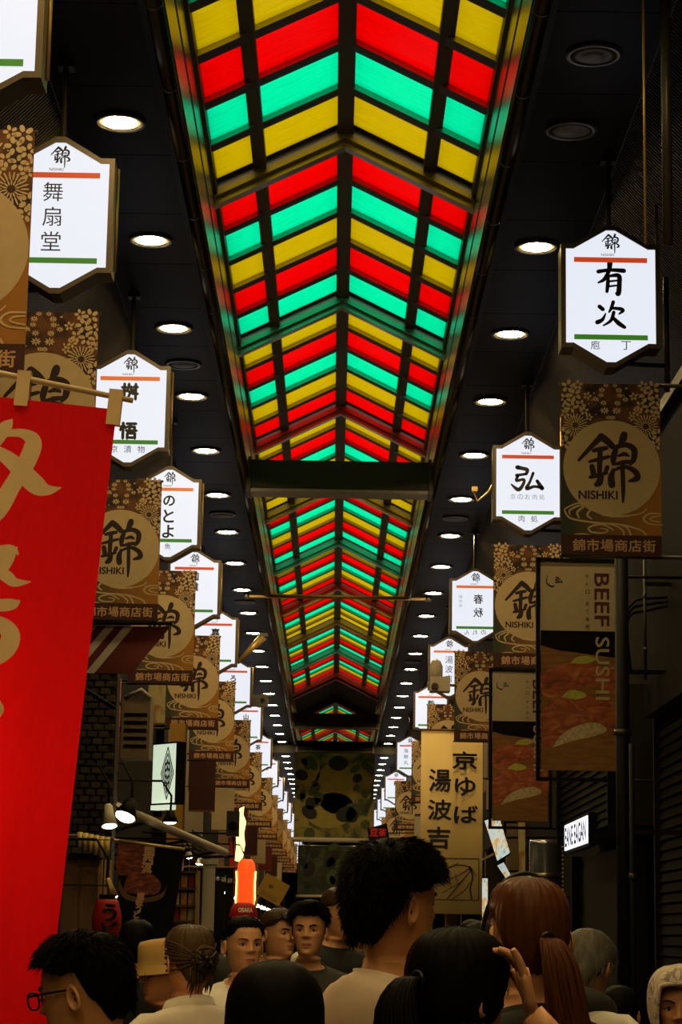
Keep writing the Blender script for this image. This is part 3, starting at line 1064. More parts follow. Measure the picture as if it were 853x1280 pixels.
def market_banner(x, y, label, z=4.66, rotz=0.0):
    b = thing('market_banner', label, 'banner', (x, y, z), rotz, 'printed market banners hung below the light-box signs')
    for nm, me in BANNER_PARTS:
        link(nm, me, b)
    sx = 1 if x > 0 else -1
    end = (WALL_X if 11.5 < y < (33.2 if x < 0 else 31.4) else WALL_X - .13) - abs(x)
    for z, r_ in ((BH / 2, .014), (-BH / 2, .012)):
        MB().tube([(sx * BW / 2, 0.03, z), (sx * end, 0.03, z)], r_, 8).build('wall_arm', 'pole_dark', b, True)
    return b


BL = ['brown and gold market banner under the sign cut off by the frame', 'brown and gold market banner whose lower half the red flag hides',
      'brown and gold market banner right beside the red flag, under the hiragana sign', 'brown and gold market banner under the sign with a flavour mark',
      'brown and gold market banner in front of the pale diamond light box, above it', 'brown and gold market banner above the mustard post',
      'brown and gold market banner above the wrinkled grey awning', 'brown and gold market banner above the black loudspeaker box', 'market banner above the glowing red lantern']
for y, lb, dx in zip(UNITS_L, BL, (0.02, 0, 0, 0, 0, -.03, -.02, -.04, -.02)):
    market_banner(-1.785 + dx, y + 0.05, lb)
BR = ['brown and gold market banner under the knife shop sign', 'brown and gold market banner behind the larger sushi poster', 'brown and gold market banner beside the smaller sushi poster, above the cloth banner',
      'brown and gold market banner under the tofu skin sign', 'brown and gold market banner beyond the cloth banner, half hidden', 'brown and gold market banner under the seafood sign']
for y, lb in zip(UNITS_R[:6], BR):
    market_banner(1.79 if y < 28 or y > 30 else 1.86, y + 0.05, lb)
for y in far_l[:6]:
    market_banner(-1.84, y, 'tiny far market banner past the crossing, noodle lantern side')
for y in far_r[:5]:
    market_banner(1.84, y, 'tiny far market banner past the crossing, cloth banner side')

# ------------------------------------------------------------------ red flag close by, tilted on its pole
def red_flag():
    Yf = 5.7
    q0 = Yf / 3.5
    tr = at(146, 512, Yf)          # top right corner of the cloth
    br = at(58, 1290, Yf)
    W, Hh = 0.58 * 1.1, 1.45 * q0 * .78
    lean = math.atan2(tr.x - br.x, tr.z - br.z)
    root = thing('nobori_flag', 'tall red cloth flag with cream brush characters hung from a thin pole', 'flag', tr, 0)
    root.rotation_euler = (0, lean, 0.0)
    mb = MB()
    nxx, nzz = 170, 420

    def ycl(u, v):
        return 0.012 * math.sin(u * 9 + v * 2.0) * v + 0.006 * math.sin(u * 23 + 1 + v * 5) * v
    vs, fs = [], []
    for j in range(nzz + 1):
        v = j / nzz
        for i in range(nxx + 1):
            u = i / nxx
            vs.append((-W + W * u, ycl(u, v), -Hh * v + (1 - u) * 0.012))
    for j in range(nzz):
        for i in range(nxx):
            a = j * (nxx + 1) + i
            fs.append((a, a + nxx + 1, a + nxx + 2, a + 1))
    grid_v, grid_f = vs, fs
    tris = []
    # brush characters, traced in units of 3.2 per photo pixel at x 0, y 460
    mb = MB()
    Minv = (Matrix.Translation(tr) @ Euler((0, lean, 0)).to_matrix().to_4x4()).inverted()

    def stroke(pts):
        P = spline(pts, 6)
        L = []
        for (px, py, wd) in P:
            q = Minv @ at(px / 3.2, 460 + py / 3.2, Yf)
            L.append((q.x, q.z, wd * 1.12 / 3.2 / F_PX * Yf / 2))
        vs, fs = [], []
        for i, (x, z, rr) in enumerate(L):
            dx = L[min(i + 1, len(L) - 1)][0] - L[max(i - 1, 0)][0]
            dz = L[min(i + 1, len(L) - 1)][1] - L[max(i - 1, 0)][1]
            l = math.hypot(dx, dz) or 1
            for s in (1, -1):
                xx, zz = x - s * dz / l * rr, z + s * dx / l * rr
                vs.append((xx, ycl((xx + W) / W, -zz / Hh) - 0.0008, zz))
        for i in range(len(L) - 1):
            fs.append((2 * i, 2 * i + 1, 2 * i + 3, 2 * i + 2))
            tris.append([vs[k] for k in fs[-1]])
        mb.add(vs, fs)
    for st in ([(50, 205, 4), (20, 240, 50), (-60, 330, 60), (-160, 420, 30)],
               [(20, 262, 26), (90, 262, 34), (132, 296, 62), (110, 370, 66), (50, 470, 64), (-30, 590, 70), (-200, 720, 30)],
               [(-120, 300, 30), (-20, 330, 40), (60, 385, 60), (140, 465, 70), (190, 488, 40), (245, 478, 4)],
               [(75, 748, 6), (40, 725, 34), (-60, 760, 60), (-200, 800, 40)],
               [(70, 716, 4), (30, 770, 44), (-20, 830, 44), (-120, 900, 20)],
               [(-60, 800, 20), (20, 830, 44), (60, 858, 34), (124, 855, 3)],
               [(-160, 940, 20), (-20, 950, 44), (50, 945, 40), (80, 930, 5)],
               [(-150, 1030, 30), (-30, 1010, 40), (40, 1060, 66), (20, 1130, 66), (-60, 1180, 40), (-200, 1180, 20)],
               [(-60, 1262, 20), (-20, 1340, 40), (-5, 1375, 30), (-60, 1440, 20)]):
        stroke(st)
    mb.build('lettering', 'flag_cream', root)
    ins = [False] * len(grid_v)
    for q in tris:
        x0, x1 = min(p[0] for p in q), max(p[0] for p in q)
        z0, z1 = min(p[2] for p in q), max(p[2] for p in q)
        i0, i1 = max(0, int((x0 + W) / W * nxx)), min(nxx, int((x1 + W) / W * nxx) + 1)
        j0, j1 = max(0, int(-z1 / Hh * nzz) - 1), min(nzz, int(-z0 / Hh * nzz) + 5)
        for j in range(j0, j1 + 1):
            for i in range(i0, i1 + 1):
                x, _, z = grid_v[j * (nxx + 1) + i]
                sg = [(q[(k + 1) % 4][0] - q[k][0]) * (z - q[k][2]) - (q[(k + 1) % 4][2] - q[k][2]) * (x - q[k][0]) for k in range(4)]
                if all(v >= 0 for v in sg) or all(v <= 0 for v in sg):
                    ins[j * (nxx + 1) + i] = True
    fm = MB()
    fm.add(grid_v, [f for f in grid_f if not all(ins[k] for k in f)])
    fm.build('flag_cloth', 'flag_red', root, True)
    # pole and loops
    d = Vector((1, 0, -0.115)).normalized()
    p0 = Vector((-0.02 * q0, 0.0, 0.0225 * q0))
    MB().tube([p0 - d * 0.64, p0 + d * 0.045 * q0], [0.0095, 0.0075], 10).build('cross_pole', 'bamboo', root, True)
    for k, xx in enumerate((-0.006, -0.255, -0.43, -0.60)):
        c = p0 + d * ((xx - p0.x) / d.x)
        m2 = MB()
        m2.box((c.x, -0.012, c.z - 0.03), (0.036, 0.002, 0.095)).box((c.x, 0.012, c.z - 0.03), (0.036, 0.002, 0.095)).box((c.x, 0, c.z + 0.018), (0.036, 0.026, 0.002))
        m2.build('loop', 'flag_cream', root)
    # upright at the far side
    b = Minv @ Vector((tr.x - 0.66, Yf, 0.02))
    t = p0 - d * 0.62
    MB().tube([b, t + (t - b).normalized() * 0.05], 0.011, 10).build('upright_pole', 'bamboo', root, True)
    MB().lathe([(0.17, 0), (0.17, 0.05), (0.10, 0.10), (0.03, 0.13), (0.03, 0.2)], 20).build('base_weight', 'black_metal', root, True, loc=b - Vector((0, 0, .02))).rotation_euler = (0, -lean, 0)


red_flag()

# bulb of the stall behind the flag: clip lamp on its own stand
lp = Vector((-1.12, 6.25, 1.95))
t = thing('stall_lamp', 'bare bulb on a thin stand glowing behind the red flag', 'lamp', (lp.x, lp.y, 0))
MB().lathe([(0.13, 0), (0.13, 0.02), (0.02, 0.04), (0.012, 0.06), (0.012, lp.z - 0.06)], 16).build('stand', 'black_metal', t, True)
MB().lathe([(0.022, lp.z - 0.07), (0.024, lp.z - 0.02), (0.016, lp.z - 0.015)], 16).build('socket', 'brass', t, True)
mat('stall_bulb', (1, .8, .5), .5, emit=(1.0, 0.62, 0.22), estr=130)
MB().ball((0, 0, lp.z + 0.02), (0.045, 0.045, 0.055), 16, 10).build('bulb', 'stall_bulb', t, True)

# ------------------------------------------------------------------ framed sushi posters
def poly_print(mb, pts, y, mi, fx, fz, smooth=True):
    P = spline([p + (0,) for p in pts] + [pts[0] + (0,)], 4)[:-1] if smooth else [p + (0,) for p in pts]
    mb.add([(fx(p[0]), y, fz(p[1])) for p in P], [tuple(range(len(P)))], mi)


def sushi_poster(tl, brr, Y, label, arm):
    a, b = at(tl[0], tl[1], Y), at(brr[0], brr[1], Y)
    W, Hh = b.x - a.x, a.z - b.z
    c = (a + b) / 2
    root = thing('sushi_poster', label, 'poster', (c.x, Y, c.z), 0, 'framed beef sushi posters')
    fx = lambda px: (px - 277) / 434 * W          # poster crop units: 62..490, 45..1210
    fz = lambda py: (627 - py) / 1165 * Hh
    fr = MB()
    for x in (-W / 2 - 0.02, W / 2 + 0.02):
        fr.box((x, 0, -0.02), (0.032, 0.04, Hh + 0.12))
    for z in (Hh / 2 + 0.02, -Hh / 2 - 0.07):
        fr.box((0, 0, z), (W + 0.07, 0.04, 0.028))
    fr.build('frame', 'black_metal', root)
    MB().box((0, 0, 0), (W, 0.012, Hh)).build('poster_sheet', 'photo_black', root)
    MB().box((0, -0.0068, fz(238)), (W, 0.001, fz(45) - fz(430))).build('paper_panel', 'paper_cream', root)
    mb = MB()
    poly_print(mb, [(62, 515), (150, 540), (490, 580), (490, 1210), (62, 1210)], -0.0072, 0, fx, fz, False)
    mb.build('board_print', 'photo_board', root)
    mb = MB()
    poly_print(mb, [(62, 690), (120, 640), (220, 610), (340, 605), (430, 640), (490, 640), (490, 780), (350, 730), (250, 770), (130, 810), (66, 780)], -0.0076, 0, fx, fz)
    mb.build('meat_print', 'photo_meat', root)
    mb = MB()
    poly_print(mb, [(62, 900), (120, 830), (260, 800), (400, 800), (490, 850), (490, 990), (400, 940), (290, 950), (190, 1000), (110, 1080), (64, 1060)], -0.0082, 0, fx, fz)
    mb.build('meat_print', 'photo_meat', root)
    mb = MB()
    poly_print(mb, [(125, 1085), (190, 1005), (290, 955), (390, 945), (440, 985), (360, 1020), (250, 1045)], -0.0080, 0, fx, fz)
    mb.build('rice_print', 'photo_rice', root)
    mb = MB()
    poly_print(mb, [(230, 612), (270, 580), (330, 570), (380, 590), (320, 615)], -0.0086, 0, fx, fz)
    mb.build('wasabi_print', 'photo_wasabi', root)
    mb = MB()
    poly_print(mb, [(180, 805), (225, 765), (290, 770), (325, 795), (270, 815)], -0.0088, 0, fx, fz)
    mb.build('wasabi_print', 'photo_wasabi', root)
    mb = MB()
    for i, ch in enumerate('BEEF'):
        put(mb, 'BEEF', fx(415), fz(252), w=Hh * 296 / 1165, h=W * 82 / 434, y=-0.0085, rot=-PI / 2, bold=0.003)
        break
    mb.build('maroon_lettering', 'text_maroon', root)
    mb = MB()
    put(mb, 'SUSHI', fx(417), fz(640), w=Hh * 350 / 1165, h=W * 78 / 434, y=-0.0095, rot=-PI / 2, bold=0.002)
    mb.build('cream_lettering', 'paper_cream', root)
    mb = MB()
    for st in HIRO:
        brush(mb, st, lambda p: fx(165) + (p - 424) * W / 560 * .21, lambda q: fz(150) - (q - 528) * W / 560 * .21, W / 560 * .24, -0.0085)
    brush(mb, [(100, 120, 3), (95, 160, 7), (125, 182, 10), (140, 175, 5)], fx, fz, W / 434, -0.0085)
    for i, ch in enumerate('牛トロ炙り寿司'):
        put(mb, ch, fx(332), fz(120 + i * 44 + (24 if i > 2 else 0)), h=W * 24 / 434, y=-0.0085)
    mb.build('ink_lettering', 'ink', root)
    for z in (Hh / 2 - .1, -Hh / 2 - 0.07):
        MB().tube([(W / 2, 0.02, z), ((WALL_X if Y < 18 or z > 0 else WALL_X) - c.x, 0.02, z)], 0.012, 8).build('wall_arm', 'black_metal', root, True)


sushi_poster((676, 703), (771, 964), 17.0, 'large framed poster of beef sushi reading sideways, under the knife shop banner', True)
sushi_poster((616, 840), (686, 1027), 22.75, 'smaller framed beef sushi poster partly behind the larger one', True)

# ------------------------------------------------------------------ tall cloth banner of the tofu skin maker
def yuba():
    Y = 29.2
    a, b = at(527, 913, Y), at(603, 1143, Y)
    W, Hh = b.x - a.x, a.z - b.z
    root = thing('shop_cloth_banner', 'tall yellowed cloth banner with two columns of black brush characters', 'banner', ((a.x + b.x) / 2, Y, (a.z + b.z) / 2))
    fx = lambda px: (px - 215) / 390 * W           # crop units 20..410, 45..1245
    fz = lambda py: (645 - py) / 1200 * Hh
    mb = MB()
    n = 14
    vs, fs = [], []
    for i in range(n + 1):
        x = -W / 2 + W * i / n
        for z in (-Hh / 2, Hh / 2):
            vs += [(x, 0.008 * math.sin(i * .9) if z < 0 else 0, z), (x, 0.012 + (0.008 * math.sin(i * .9) if z < 0 else 0), z)]
    for i in range(n):
        p, q = 4 * i, 4 * i + 4
        fs += [(p, q, q + 2, p + 2), (p + 1, p + 3, q + 3, q + 1), (p, p + 1, q + 1, q), (p + 2, q + 2, q + 3, p + 3)]
    mb.add(vs, fs)
    mb.build('banner_cloth', 'yuba_cloth', root, True)
    mb = MB()
    for ch, px, py, w_, h_ in (('京', 295, 240, 150, 115), ('ゆ', 300, 412, 125, 118), ('ば', 305, 595, 145, 110), ('湯', 140, 375, 135, 145), ('波', 140, 568, 145, 130), ('吉', 135, 752, 140, 140)):
        put(mb, ch, fx(px), fz(py), w=w_ / 390 * W, h=h_ / 1200 * Hh, y=-0.012, bold=0.007)
    build_chars(mb, 'ink', root)
    mb = MB()
    for p, q in (((150, 885), (388, 885)), ((388, 885), (388, 1155)), ((388, 1155), (60, 1155)), ((60, 1155), (60, 885)), ((60, 885), (150, 885))):
        brush(mb, [p + (5,), q + (5,)], fx, fz, W / 390, -0.012)
    rr = random.Random(5)
    for st in ([(150, 990, 4), (230, 930, 5), (330, 940, 6), (370, 1000, 4)], [(170, 1040, 4), (250, 1000, 4), (330, 950, 7)], [(190, 1150, 5), (260, 1060, 6), (340, 960, 5)],
               [(330, 940, 14), (350, 1000, 10), (335, 1080, 10), (345, 1150, 9)], [(160, 1110, 4), (220, 1075, 4), (290, 1030, 4)], [(110, 1000, 4), (180, 960, 4), (260, 915, 4)],
               [(220, 1150, 4), (300, 1090, 5), (330, 1040, 4)], [(240, 985, 3), (260, 1060, 3)], [(200, 1010, 3), (215, 1075, 3)], [(100, 1080, 3), (200, 1040, 3)]):
        brush(mb, st, fx, fz, W / 390, -0.0125)
    mb.build('farm_drawing', 'ink', root)
    MB().tube([(-W / 2 - .03, 0.006, Hh / 2 + .01), (WALL_X - (a.x + b.x) / 2, 0.006, Hh / 2 + .01)], 0.016, 8).build('hanging_rod', 'wood', root, True)


yuba()

# painted canvases across the street
def canvas(Y, x0, x1, z0, z1, material, label, shapes):
    root = thing('painted_canvas', label, 'mural', (0, Y, z0))
    MB().box(((x0 + x1) / 2, 0, (z1 - z0) / 2), (x1 - x0, 0.03, z1 - z0)).build('canvas_sheet', material, root)
    mb = MB()
    for (cx, cz, rx, rzz, a, mi) in shapes:
        ellipse(mb, cx, cz, rx, rzz, a, -0.018 - 0.001 * mi, mi, 18)
    mb.build('leaf_print', ['mural_yellow', 'mural_green', 'mural_black'], root)
    MB().tube([(x0 - .05, 0, -0.04), (x1 + .05, 0, -0.04)], 0.07, 10).build('bottom_bar', 'awning_grey', root, True)
    MB().tube([(-WALL_X + .13 if z1 < 6 else x0 - .02, 0, z1 - z0 + 0.02), (WALL_X - .13 if z1 < 6 else x1 + .02, 0, z1 - z0 + 0.02)], 0.03, 8).build('top_bar', 'pole_dark', root, True)


rr = random.Random(11)
sh = [(0.05, 1.45, .62, .75, 0, 0), (-.1, .8, .7, .5, .2, 0), (.35, .7, .3, .22, .3, 2), (.52, .66, .18, .2, 0, 2), (-.75, 1.9, .34, .42, 0, 0), (.1, 2.15, .28, .22, 0, 2)]
for k in range(26):
    sh.append((rr.choice((-1, 1)) * rr.uniform(.45, 1.0), rr.uniform(.1, 2.4), rr.uniform(.08, .24), rr.uniform(.06, .18), rr.random() * 3, rr.choice((1, 1, 2, 0))))
canvas(63.5, -1.14, 1.14, 4.28, 6.74, 'mural_paint', 'large painted canvas of olive leaves and gourds hung across the arcade', sh)
sh = [(rr.uniform(-1.4, 1.4), rr.uniform(.2, 2.2), rr.uniform(.1, .4), rr.uniform(.08, .3), rr.random() * 3, rr.choice((1, 2, 2))) for k in range(24)]
canvas(101.0, -1.6, 1.6, 3.3, 5.5, 'mural_dark', 'darker painted canvas further down the street under the first', sh)

# ------------------------------------------------------------------ left shop fronts
def pbox(x0, y0, x1, y1, Y):
    a, b = at(x0, y0, Y), at(x1, y1, Y)
    return (a + b) / 2, abs(b.x - a.x), abs(a.z - b.z)


def rough_stone_wall():
    Y = 20.2
    c, W, Hh = pbox(78, 822, 139, 1060, Y)
    x0, x1 = -WALL_X, c.x + W / 2
    W = x1 - x0
    z0, z1 = 0.0, c.z + Hh / 2
    o = MB().box(((x0 + x1) / 2, Y + 0.18, (z0 + z1) / 2), (W, 0.3, z1 - z0)).build('wall_pier', 'grout')
    struct(o, 'stone-clad pier of the shop house beside the red flag')
    rr = random.Random(2)
    meshes = []
    for k in range(5):
        mb = MB()
        v = [(sx * (0.048 + rr.uniform(-.004, .004)), 0, sz * (0.030 + rr.uniform(-.003, .003))) for sx, sz in ((-1, -1), (1, -1), (1, 1), (-1, 1))]
        fvs = [(x * .8, -0.018 - rr.uniform(0, .008), z * .75) for x, y_, z in v]
        mb.add(v + fvs, [(4, 5, 6, 7), (0, 1, 5, 4), (1, 2, 6, 5), (2, 3, 7, 6), (3, 0, 4, 7)])
        meshes.append(mb.mesh('stone', ['stone_tile', 'stone_tile_pale', 'stone_tile_dark'][k % 3]))
    nx_ = int(W / 0.104)
    cnt = 0
    zz = z1 - 0.04
    r_ = 0
    while zz > 2.0 and cnt < 290:
        for i in range(nx_):
            link('stone', meshes[rr.randrange(5)], o, (x0 + 0.05 + (i + .5 * (r_ % 2)) * 0.104, Y + 0.03, zz))
            cnt += 1
        zz -= 0.066
        r_ += 1
    return o


rough_stone_wall()

# striped awning high on the left
def striped_awning():
    Y = 19.0
    a = at(112, 782, Y)
    root = thing('striped_awning', 'dark red and white striped awning high beside the red flag', 'awning', (a.x, Y, a.z))
    n = 12
    L = .95
    wd = L / n
    for i in range(n):
        mb = MB()
        x = -0.25 + i * wd
        mb.add([(x, 0.0, 0), (x + wd, 0.0, 0), (x + wd - .32, -.05, -.42), (x - .32, -.05, -.42), (x, 0.02, 0), (x + wd, 0.02, 0), (x + wd - .32, -.03, -.42), (x - .32, -.03, -.42)],
               [(0, 1, 2, 3), (4, 7, 6, 5), (0, 4, 5, 1), (1, 5, 6, 2), (2, 6, 7, 3), (3, 7, 4, 0)])
        mb.build('awning_stripe', 'stripe_white' if i in (1, 3, 5, 7) else 'stripe_red', root)
    MB().tube([(-WALL_X - a.x, -.02, .01), (.72, -.02, .03)], 0.018, 8).build('front_bar', 'black_metal', root, True)
    MB().tube([(-.25, -.06, -.42), (.25, -.02, -.72)], 0.018, 8).build('strut', 'black_metal', root, True)


striped_awning()

c, W, Hh = pbox(139, 848, 150, 1005, 20.6)
t = thing('red_downpipe', 'thin dark red pipe running down beside the stone pier', 'pipe', (c.x, c.y, c.z))
MB().tube([(0, 0, -Hh / 2), (0, 0, Hh / 2)], 0.035, 10).build('pipe', 'red_paint', t, True)
for z in (-.3, .35):
    MB().tube([(0, 0, z - .02), (0, 0, z + .02)], 0.042, 10).build('pipe_clamp', 'black_metal', t, True)
MB().box(((-WALL_X - c.x) / 2, 0.02, .3), (WALL_X + c.x, .03, .05)).build('wall_bracket', 'black_metal', t)

c, W, Hh = pbox(153, 872, 186, 948, 21.5)
t = thing('ventilation_box', 'brownish boxed air unit on the wall beside the red pipe', 'air unit', (c.x, c.y + .2, c.z - Hh / 2))
MB().box((0, 0, Hh / 2), (W, 0.4, Hh)).build('casing', 'ac_beige', t)
for i in range(5):
    MB().box((0, -0.205, Hh * (.2 + .13 * i)), (W * .8, .012, .03)).build('louvre', 'wall_brown', t)
MB().tube([(-W * .4, -.2, Hh), (W * .2, -.3, Hh * 1.12), (W * .5, -.2, Hh * 1.0)], .02, 8).build('hose', 'awning_grey', t, True)
MB().box(((-WALL_X - c.x - W / 2) / 2, 0, Hh / 2), (WALL_X + c.x - W / 2, .05, .05)).build('wall_bracket', 'black_metal', t)

# pale diamond light box
Y = 24.0
a, b = at(191, 930, Y), at(220, 1004, Y)
W, Hh = 0.40, a.z - b.z
t = thing('diamond_light_box', 'pale green-white square light box with a diamond lattice mark', 'light box', ((a.x + b.x) / 2, Y, b.z), -0.85)
MB().box((0, 0.06, Hh / 2), (W + .04, .12, Hh + .04)).build('housing', 'black_metal', t)
MB().box((0, -0.004, Hh / 2), (W, .01, Hh)).build('light_panel', 'greenish_face', t)
mb = MB()
for k in range(4):
    s = 1 - k * .24
    P = [(0, .30 * s), (.11 * s, 0), (0, -.30 * s), (-.11 * s, 0)]
    for i in range(4):
        p, q = P[i], P[(i + 1) % 4]
        brush(mb, [(p[0], p[1], .016), (q[0], q[1], .016)], lambda v: v + .07, lambda v: Hh / 2 + v * Hh / .68, 1, -.012)
for k in range(3):
    brush(mb, [(-.03 + k * .03, -.12, .013), (-.03 + k * .03, .12, .013)], lambda v: v + .07, lambda v: Hh / 2 + v, 1, -.0125)
mb.build('lattice_mark', 'ink', t)
MB().box((0, 0, -.05), (W * .8, .10, .05)).build('under_glow_panel', 'greenish_face', t)
MB().tube([(-.1, .1, Hh * .8), (-.75, .5, Hh * .8)], .02, 8).build('wall_arm', 'black_metal', t, True)

c, W, Hh = pbox(213, 905, 228, 1062, 27.0)
t = thing('mustard_post', 'mustard yellow upright panel behind the diamond light box', 'post', (c.x, c.y, 0))
MB().box((0, 0, (c.z + Hh / 2) / 2), (W, .12, c.z + Hh / 2)).build('panel', 'mustard', t)
MB().box((W / 2 + .01, 0, (c.z + Hh / 2) / 2), (.02, .14, c.z + Hh / 2)).build('edge', 'wood', t)
MB().box((0, 0, .05), (W + .08, .2, .1)).build('foot_block', 'wood', t)

c, W, Hh = pbox(186, 852, 206, 905, 25.5)
t = thing('hanging_poster', 'tall pale illustrated poster between two market banners', 'poster', (c.x, c.y, c.z))
MB().box((0, 0, 0), (W, .012, Hh)).build('sheet', 'poster_faint', t)
MB().box((0, 0, Hh / 2), (W + .04, .03, .02)).box((0, 0, -Hh / 2), (W + .04, .03, .02)).build('rail', 'wood', t)
MB().tube([(-W / 2, 0.01, Hh / 2), (-WALL_X - c.x, .01, Hh / 2)], .012, 8).build('wall_arm', 'black_metal', t, True)

# lamps
def cone_lamp(px, py, Y, r, h, shade, label, tilt=(0, 0, 0), glow='bulb_soft', drop=.35):
    p = at(px, py, Y)
    t = thing('spot_lamp', label, 'lamp', p)
    X = Euler(tilt).to_matrix().to_4x4()
    MB().lathe([(r * .35, h), (r * .5, h * .92), (r * .62, h * .55), (r, 0), (r * .94, 0.0), (r * .56, h * .5), (r * .4, h * .8)], 18, 0, X).build('lamp_shade', shade, t, True)
    MB().ball((0, 0, r * .12), (r * .8, r * .8, r * .35), 14, 8, 0, X).build('bulb', glow, t, True)
    top = X @ Vector((0, 0, h))
    MB().tube([top, top + Vector((0, .05, drop * .5)), top + Vector((-.1, .06, drop)), Vector((-WALL_X - p.x, .06, drop + h))], .012, 8).build('lamp_arm', 'black_metal', t, True)
    return t


cone_lamp(137, 1033, 19.9, .075, .21, 'white_paint', 'white cone spot lamp under the stone pier', (-0.3, -.12, 0))
cone_lamp(156, 1022, 21.0, .12, .20, 'black_metal', 'black hooded lamp with wide opening next to the white spot', (-.45, .3, 0))
cone_lamp(213, 1028, 22.5, .085, .12, 'black_metal', 'small black bell lamp below the diamond light box', (0, 0, 0), 'bulb_soft', .3)
cone_lamp(142, 1122, 17.5, .045, .16, 'brass', 'small brass clip lamp with a glaring bulb beside the red paper lantern', (0, -.35, 0), 'bulb_glow', .3)
for (px, py, yl_) in ((236, 1072, 26.65), (250, 1080, 26.85), (259, 1084, 27.15)):
    cone_lamp(px, py, yl_, .06, .07, 'white_paint', 'small white shelf lamp over the packaged sweets', (0, 0, 0), 'bulb_glow', .15)['group'] = 'white shelf lamps over the sweets'

# wrinkled grey roll awning
a, b = at(168, 1018, 22.0), at(282, 1066, 26.5)
root = thing('roll_awning', 'wrinkled grey canvas awning with pale front bar over the noodle poster', 'awning', (0, 0, 0))
mb = MB()
n, m_ = 24, 8
vs, fs = [], []
for i in range(n + 1):
    u = i / n
    p = a.lerp(b, u)
    for j in range(m_ + 1):
        v = j / m_
        vs.append((max(p.x - .75 * (1 - v), -WALL_X + .03), p.y, p.z + .34 * (1 - v) + .03 * math.sin(u * 30 + v * 4) * v + .02 * math.sin(v * 12 + u * 9)))
for i in range(n):
    for j in range(m_):
        q = i * (m_ + 1) + j
        fs.append((q, q + 1, q + m_ + 2, q + m_ + 1))
mb.add(vs, fs)
o = mb.build('awning_canvas', 'awning_grey', root, True)
o.modifiers.new('thick', 'SOLIDIFY').thickness = 0.02
MB().tube([a, b], .045, 10).build('front_bar', 'awning_grey', root, True)
for u in (.15, .6, .95):
    p = a.lerp(b, u)
    MB().tube([p, (-WALL_X + .015, p.y, p.z - .25)], .018, 8).build('arm', 'pole_dark', root, True)

# hanging black noodle poster with meat print
Y = 18.6
A = [at(149, 1051, Y), at(231, 1062, Y), at(214, 1172, Y), at(147, 1168, Y)]
c = (A[0] + A[1] + A[2] + A[3]) / 4
root = thing('noodle_poster', 'black hanging poster with photo of meat bowl and white vertical characters', 'poster', c)
mb = MB()
vs = [tuple(p - c) for p in A]
mb.add(vs + [(x, y + .01, z) for x, y, z in vs], [(3, 2, 1, 0), (4, 5, 6, 7), (0, 1, 5, 4), (1, 2, 6, 5), (2, 3, 7, 6), (3, 0, 4, 7)])
mb.build('sheet', 'photo_black', root)
q = lambda px: at(70 + px / 4.739, 1000, Y).x - c.x
qz = lambda py: at(180, 980 + py / 4.739, Y).z - c.z
mb = MB()
poly_print(mb, [(378, 350), (430, 348), (540, 368), (530, 500), (440, 540), (375, 520)], -.004, 0, q, qz)
mb.build('meat_print', 'photo_udonmeat', root)
mb = MB()
poly_print(mb, [(425, 590), (450, 535), (530, 518), (600, 545), (640, 600), (610, 650), (520, 655), (430, 640)], -.005, 0, q, qz)
mb.build('meat_print', 'photo_udonmeat', root)
mb = MB()
poly_print(mb, [(392, 560), (395, 640), (450, 690), (560, 700), (650, 670), (672, 590), (650, 640), (560, 672), (460, 660), (410, 610)], -.003, 0, q, qz)
mb.build('bowl_print', 'wood', root)
mb = MB()
for i, ch in enumerate('関西流'):
    put(mb, ch, q(565 - i * 7), qz(400 + i * 48), h=.082, y=-.007, bold=.004)
for i, ch in enumerate('讃岐うどん'):
    put(mb, ch, q(522 - i * 6), qz(665 + i * 36), h=.058, y=-.007, bold=.003)
build_chars(mb, 'print_text', root)
MB().tube([vs[0], vs[1]], .014, 8).tube([Vector(vs[0]) + Vector((.02, 0, 0)), Vector(vs[0]) + Vector((-.6, .1, .05))], .012, 8).build('hanging_rod', 'brass', root, True)

# noren, cabinet, tags, lantern
Y = 18.05
c, W, Hh = pbox(97, 1040, 137, 1076, Y)
root = thing('yellow_valance', 'bunched yellow cloth valance beside the stone pier', 'cloth', (c.x, Y, c.z))
for k in range(6):
    x = -W / 2 + W * (k + .5) / 6
    mb = MB()
    vs, fs = [], []
    hh = Hh * (.9 - .35 * abs(k - 4) / 4)
    for j in range(9):
        a_ = j / 8
        for z in (Hh / 2 - k * .008, Hh / 2 - hh):
            vs.append((x + W / 6 * (a_ - .5), -.04 * math.sin(a_ * PI), z))
    for j in range(8):
        fs.append((2 * j, 2 * j + 1, 2 * j + 3, 2 * j + 2))
    mb.add(vs, fs)
    o = mb.build('cloth_fold', 'cloth_yellow', root, True)
    o.modifiers.new('thick', 'SOLIDIFY').thickness = .008
MB().tube([(-WALL_X - c.x, .01, Hh / 2), (W / 2 + .03, .01, Hh / 2 - .05)], .015, 8).build('rail', 'wood', root, True)

c, W, Hh = pbox(78, 1074, 119, 1180, 18.2)
zt = c.z + Hh / 2
root = thing('wooden_cabinet', 'dark brown wooden stall cabinet under the yellow valance', 'cabinet', (c.x, 18.4, 0))
MB().box((0, 0, zt / 2), (W, .4, zt)).build('carcass', 'wood', root)
for k in (-1, 1):
    MB().box((k * W * .25, -.21, zt / 2), (W * .44, .02, zt * .94)).build('door', 'wood', root)
MB().box((0, 0, zt + .02), (W + .06, .46, .04)).build('cabinet_top', 'black_metal', root)
MB().box((W / 2 + .02, -.18, zt / 2), (.03, .05, zt)).build('corner_post', 'wood_light', root)

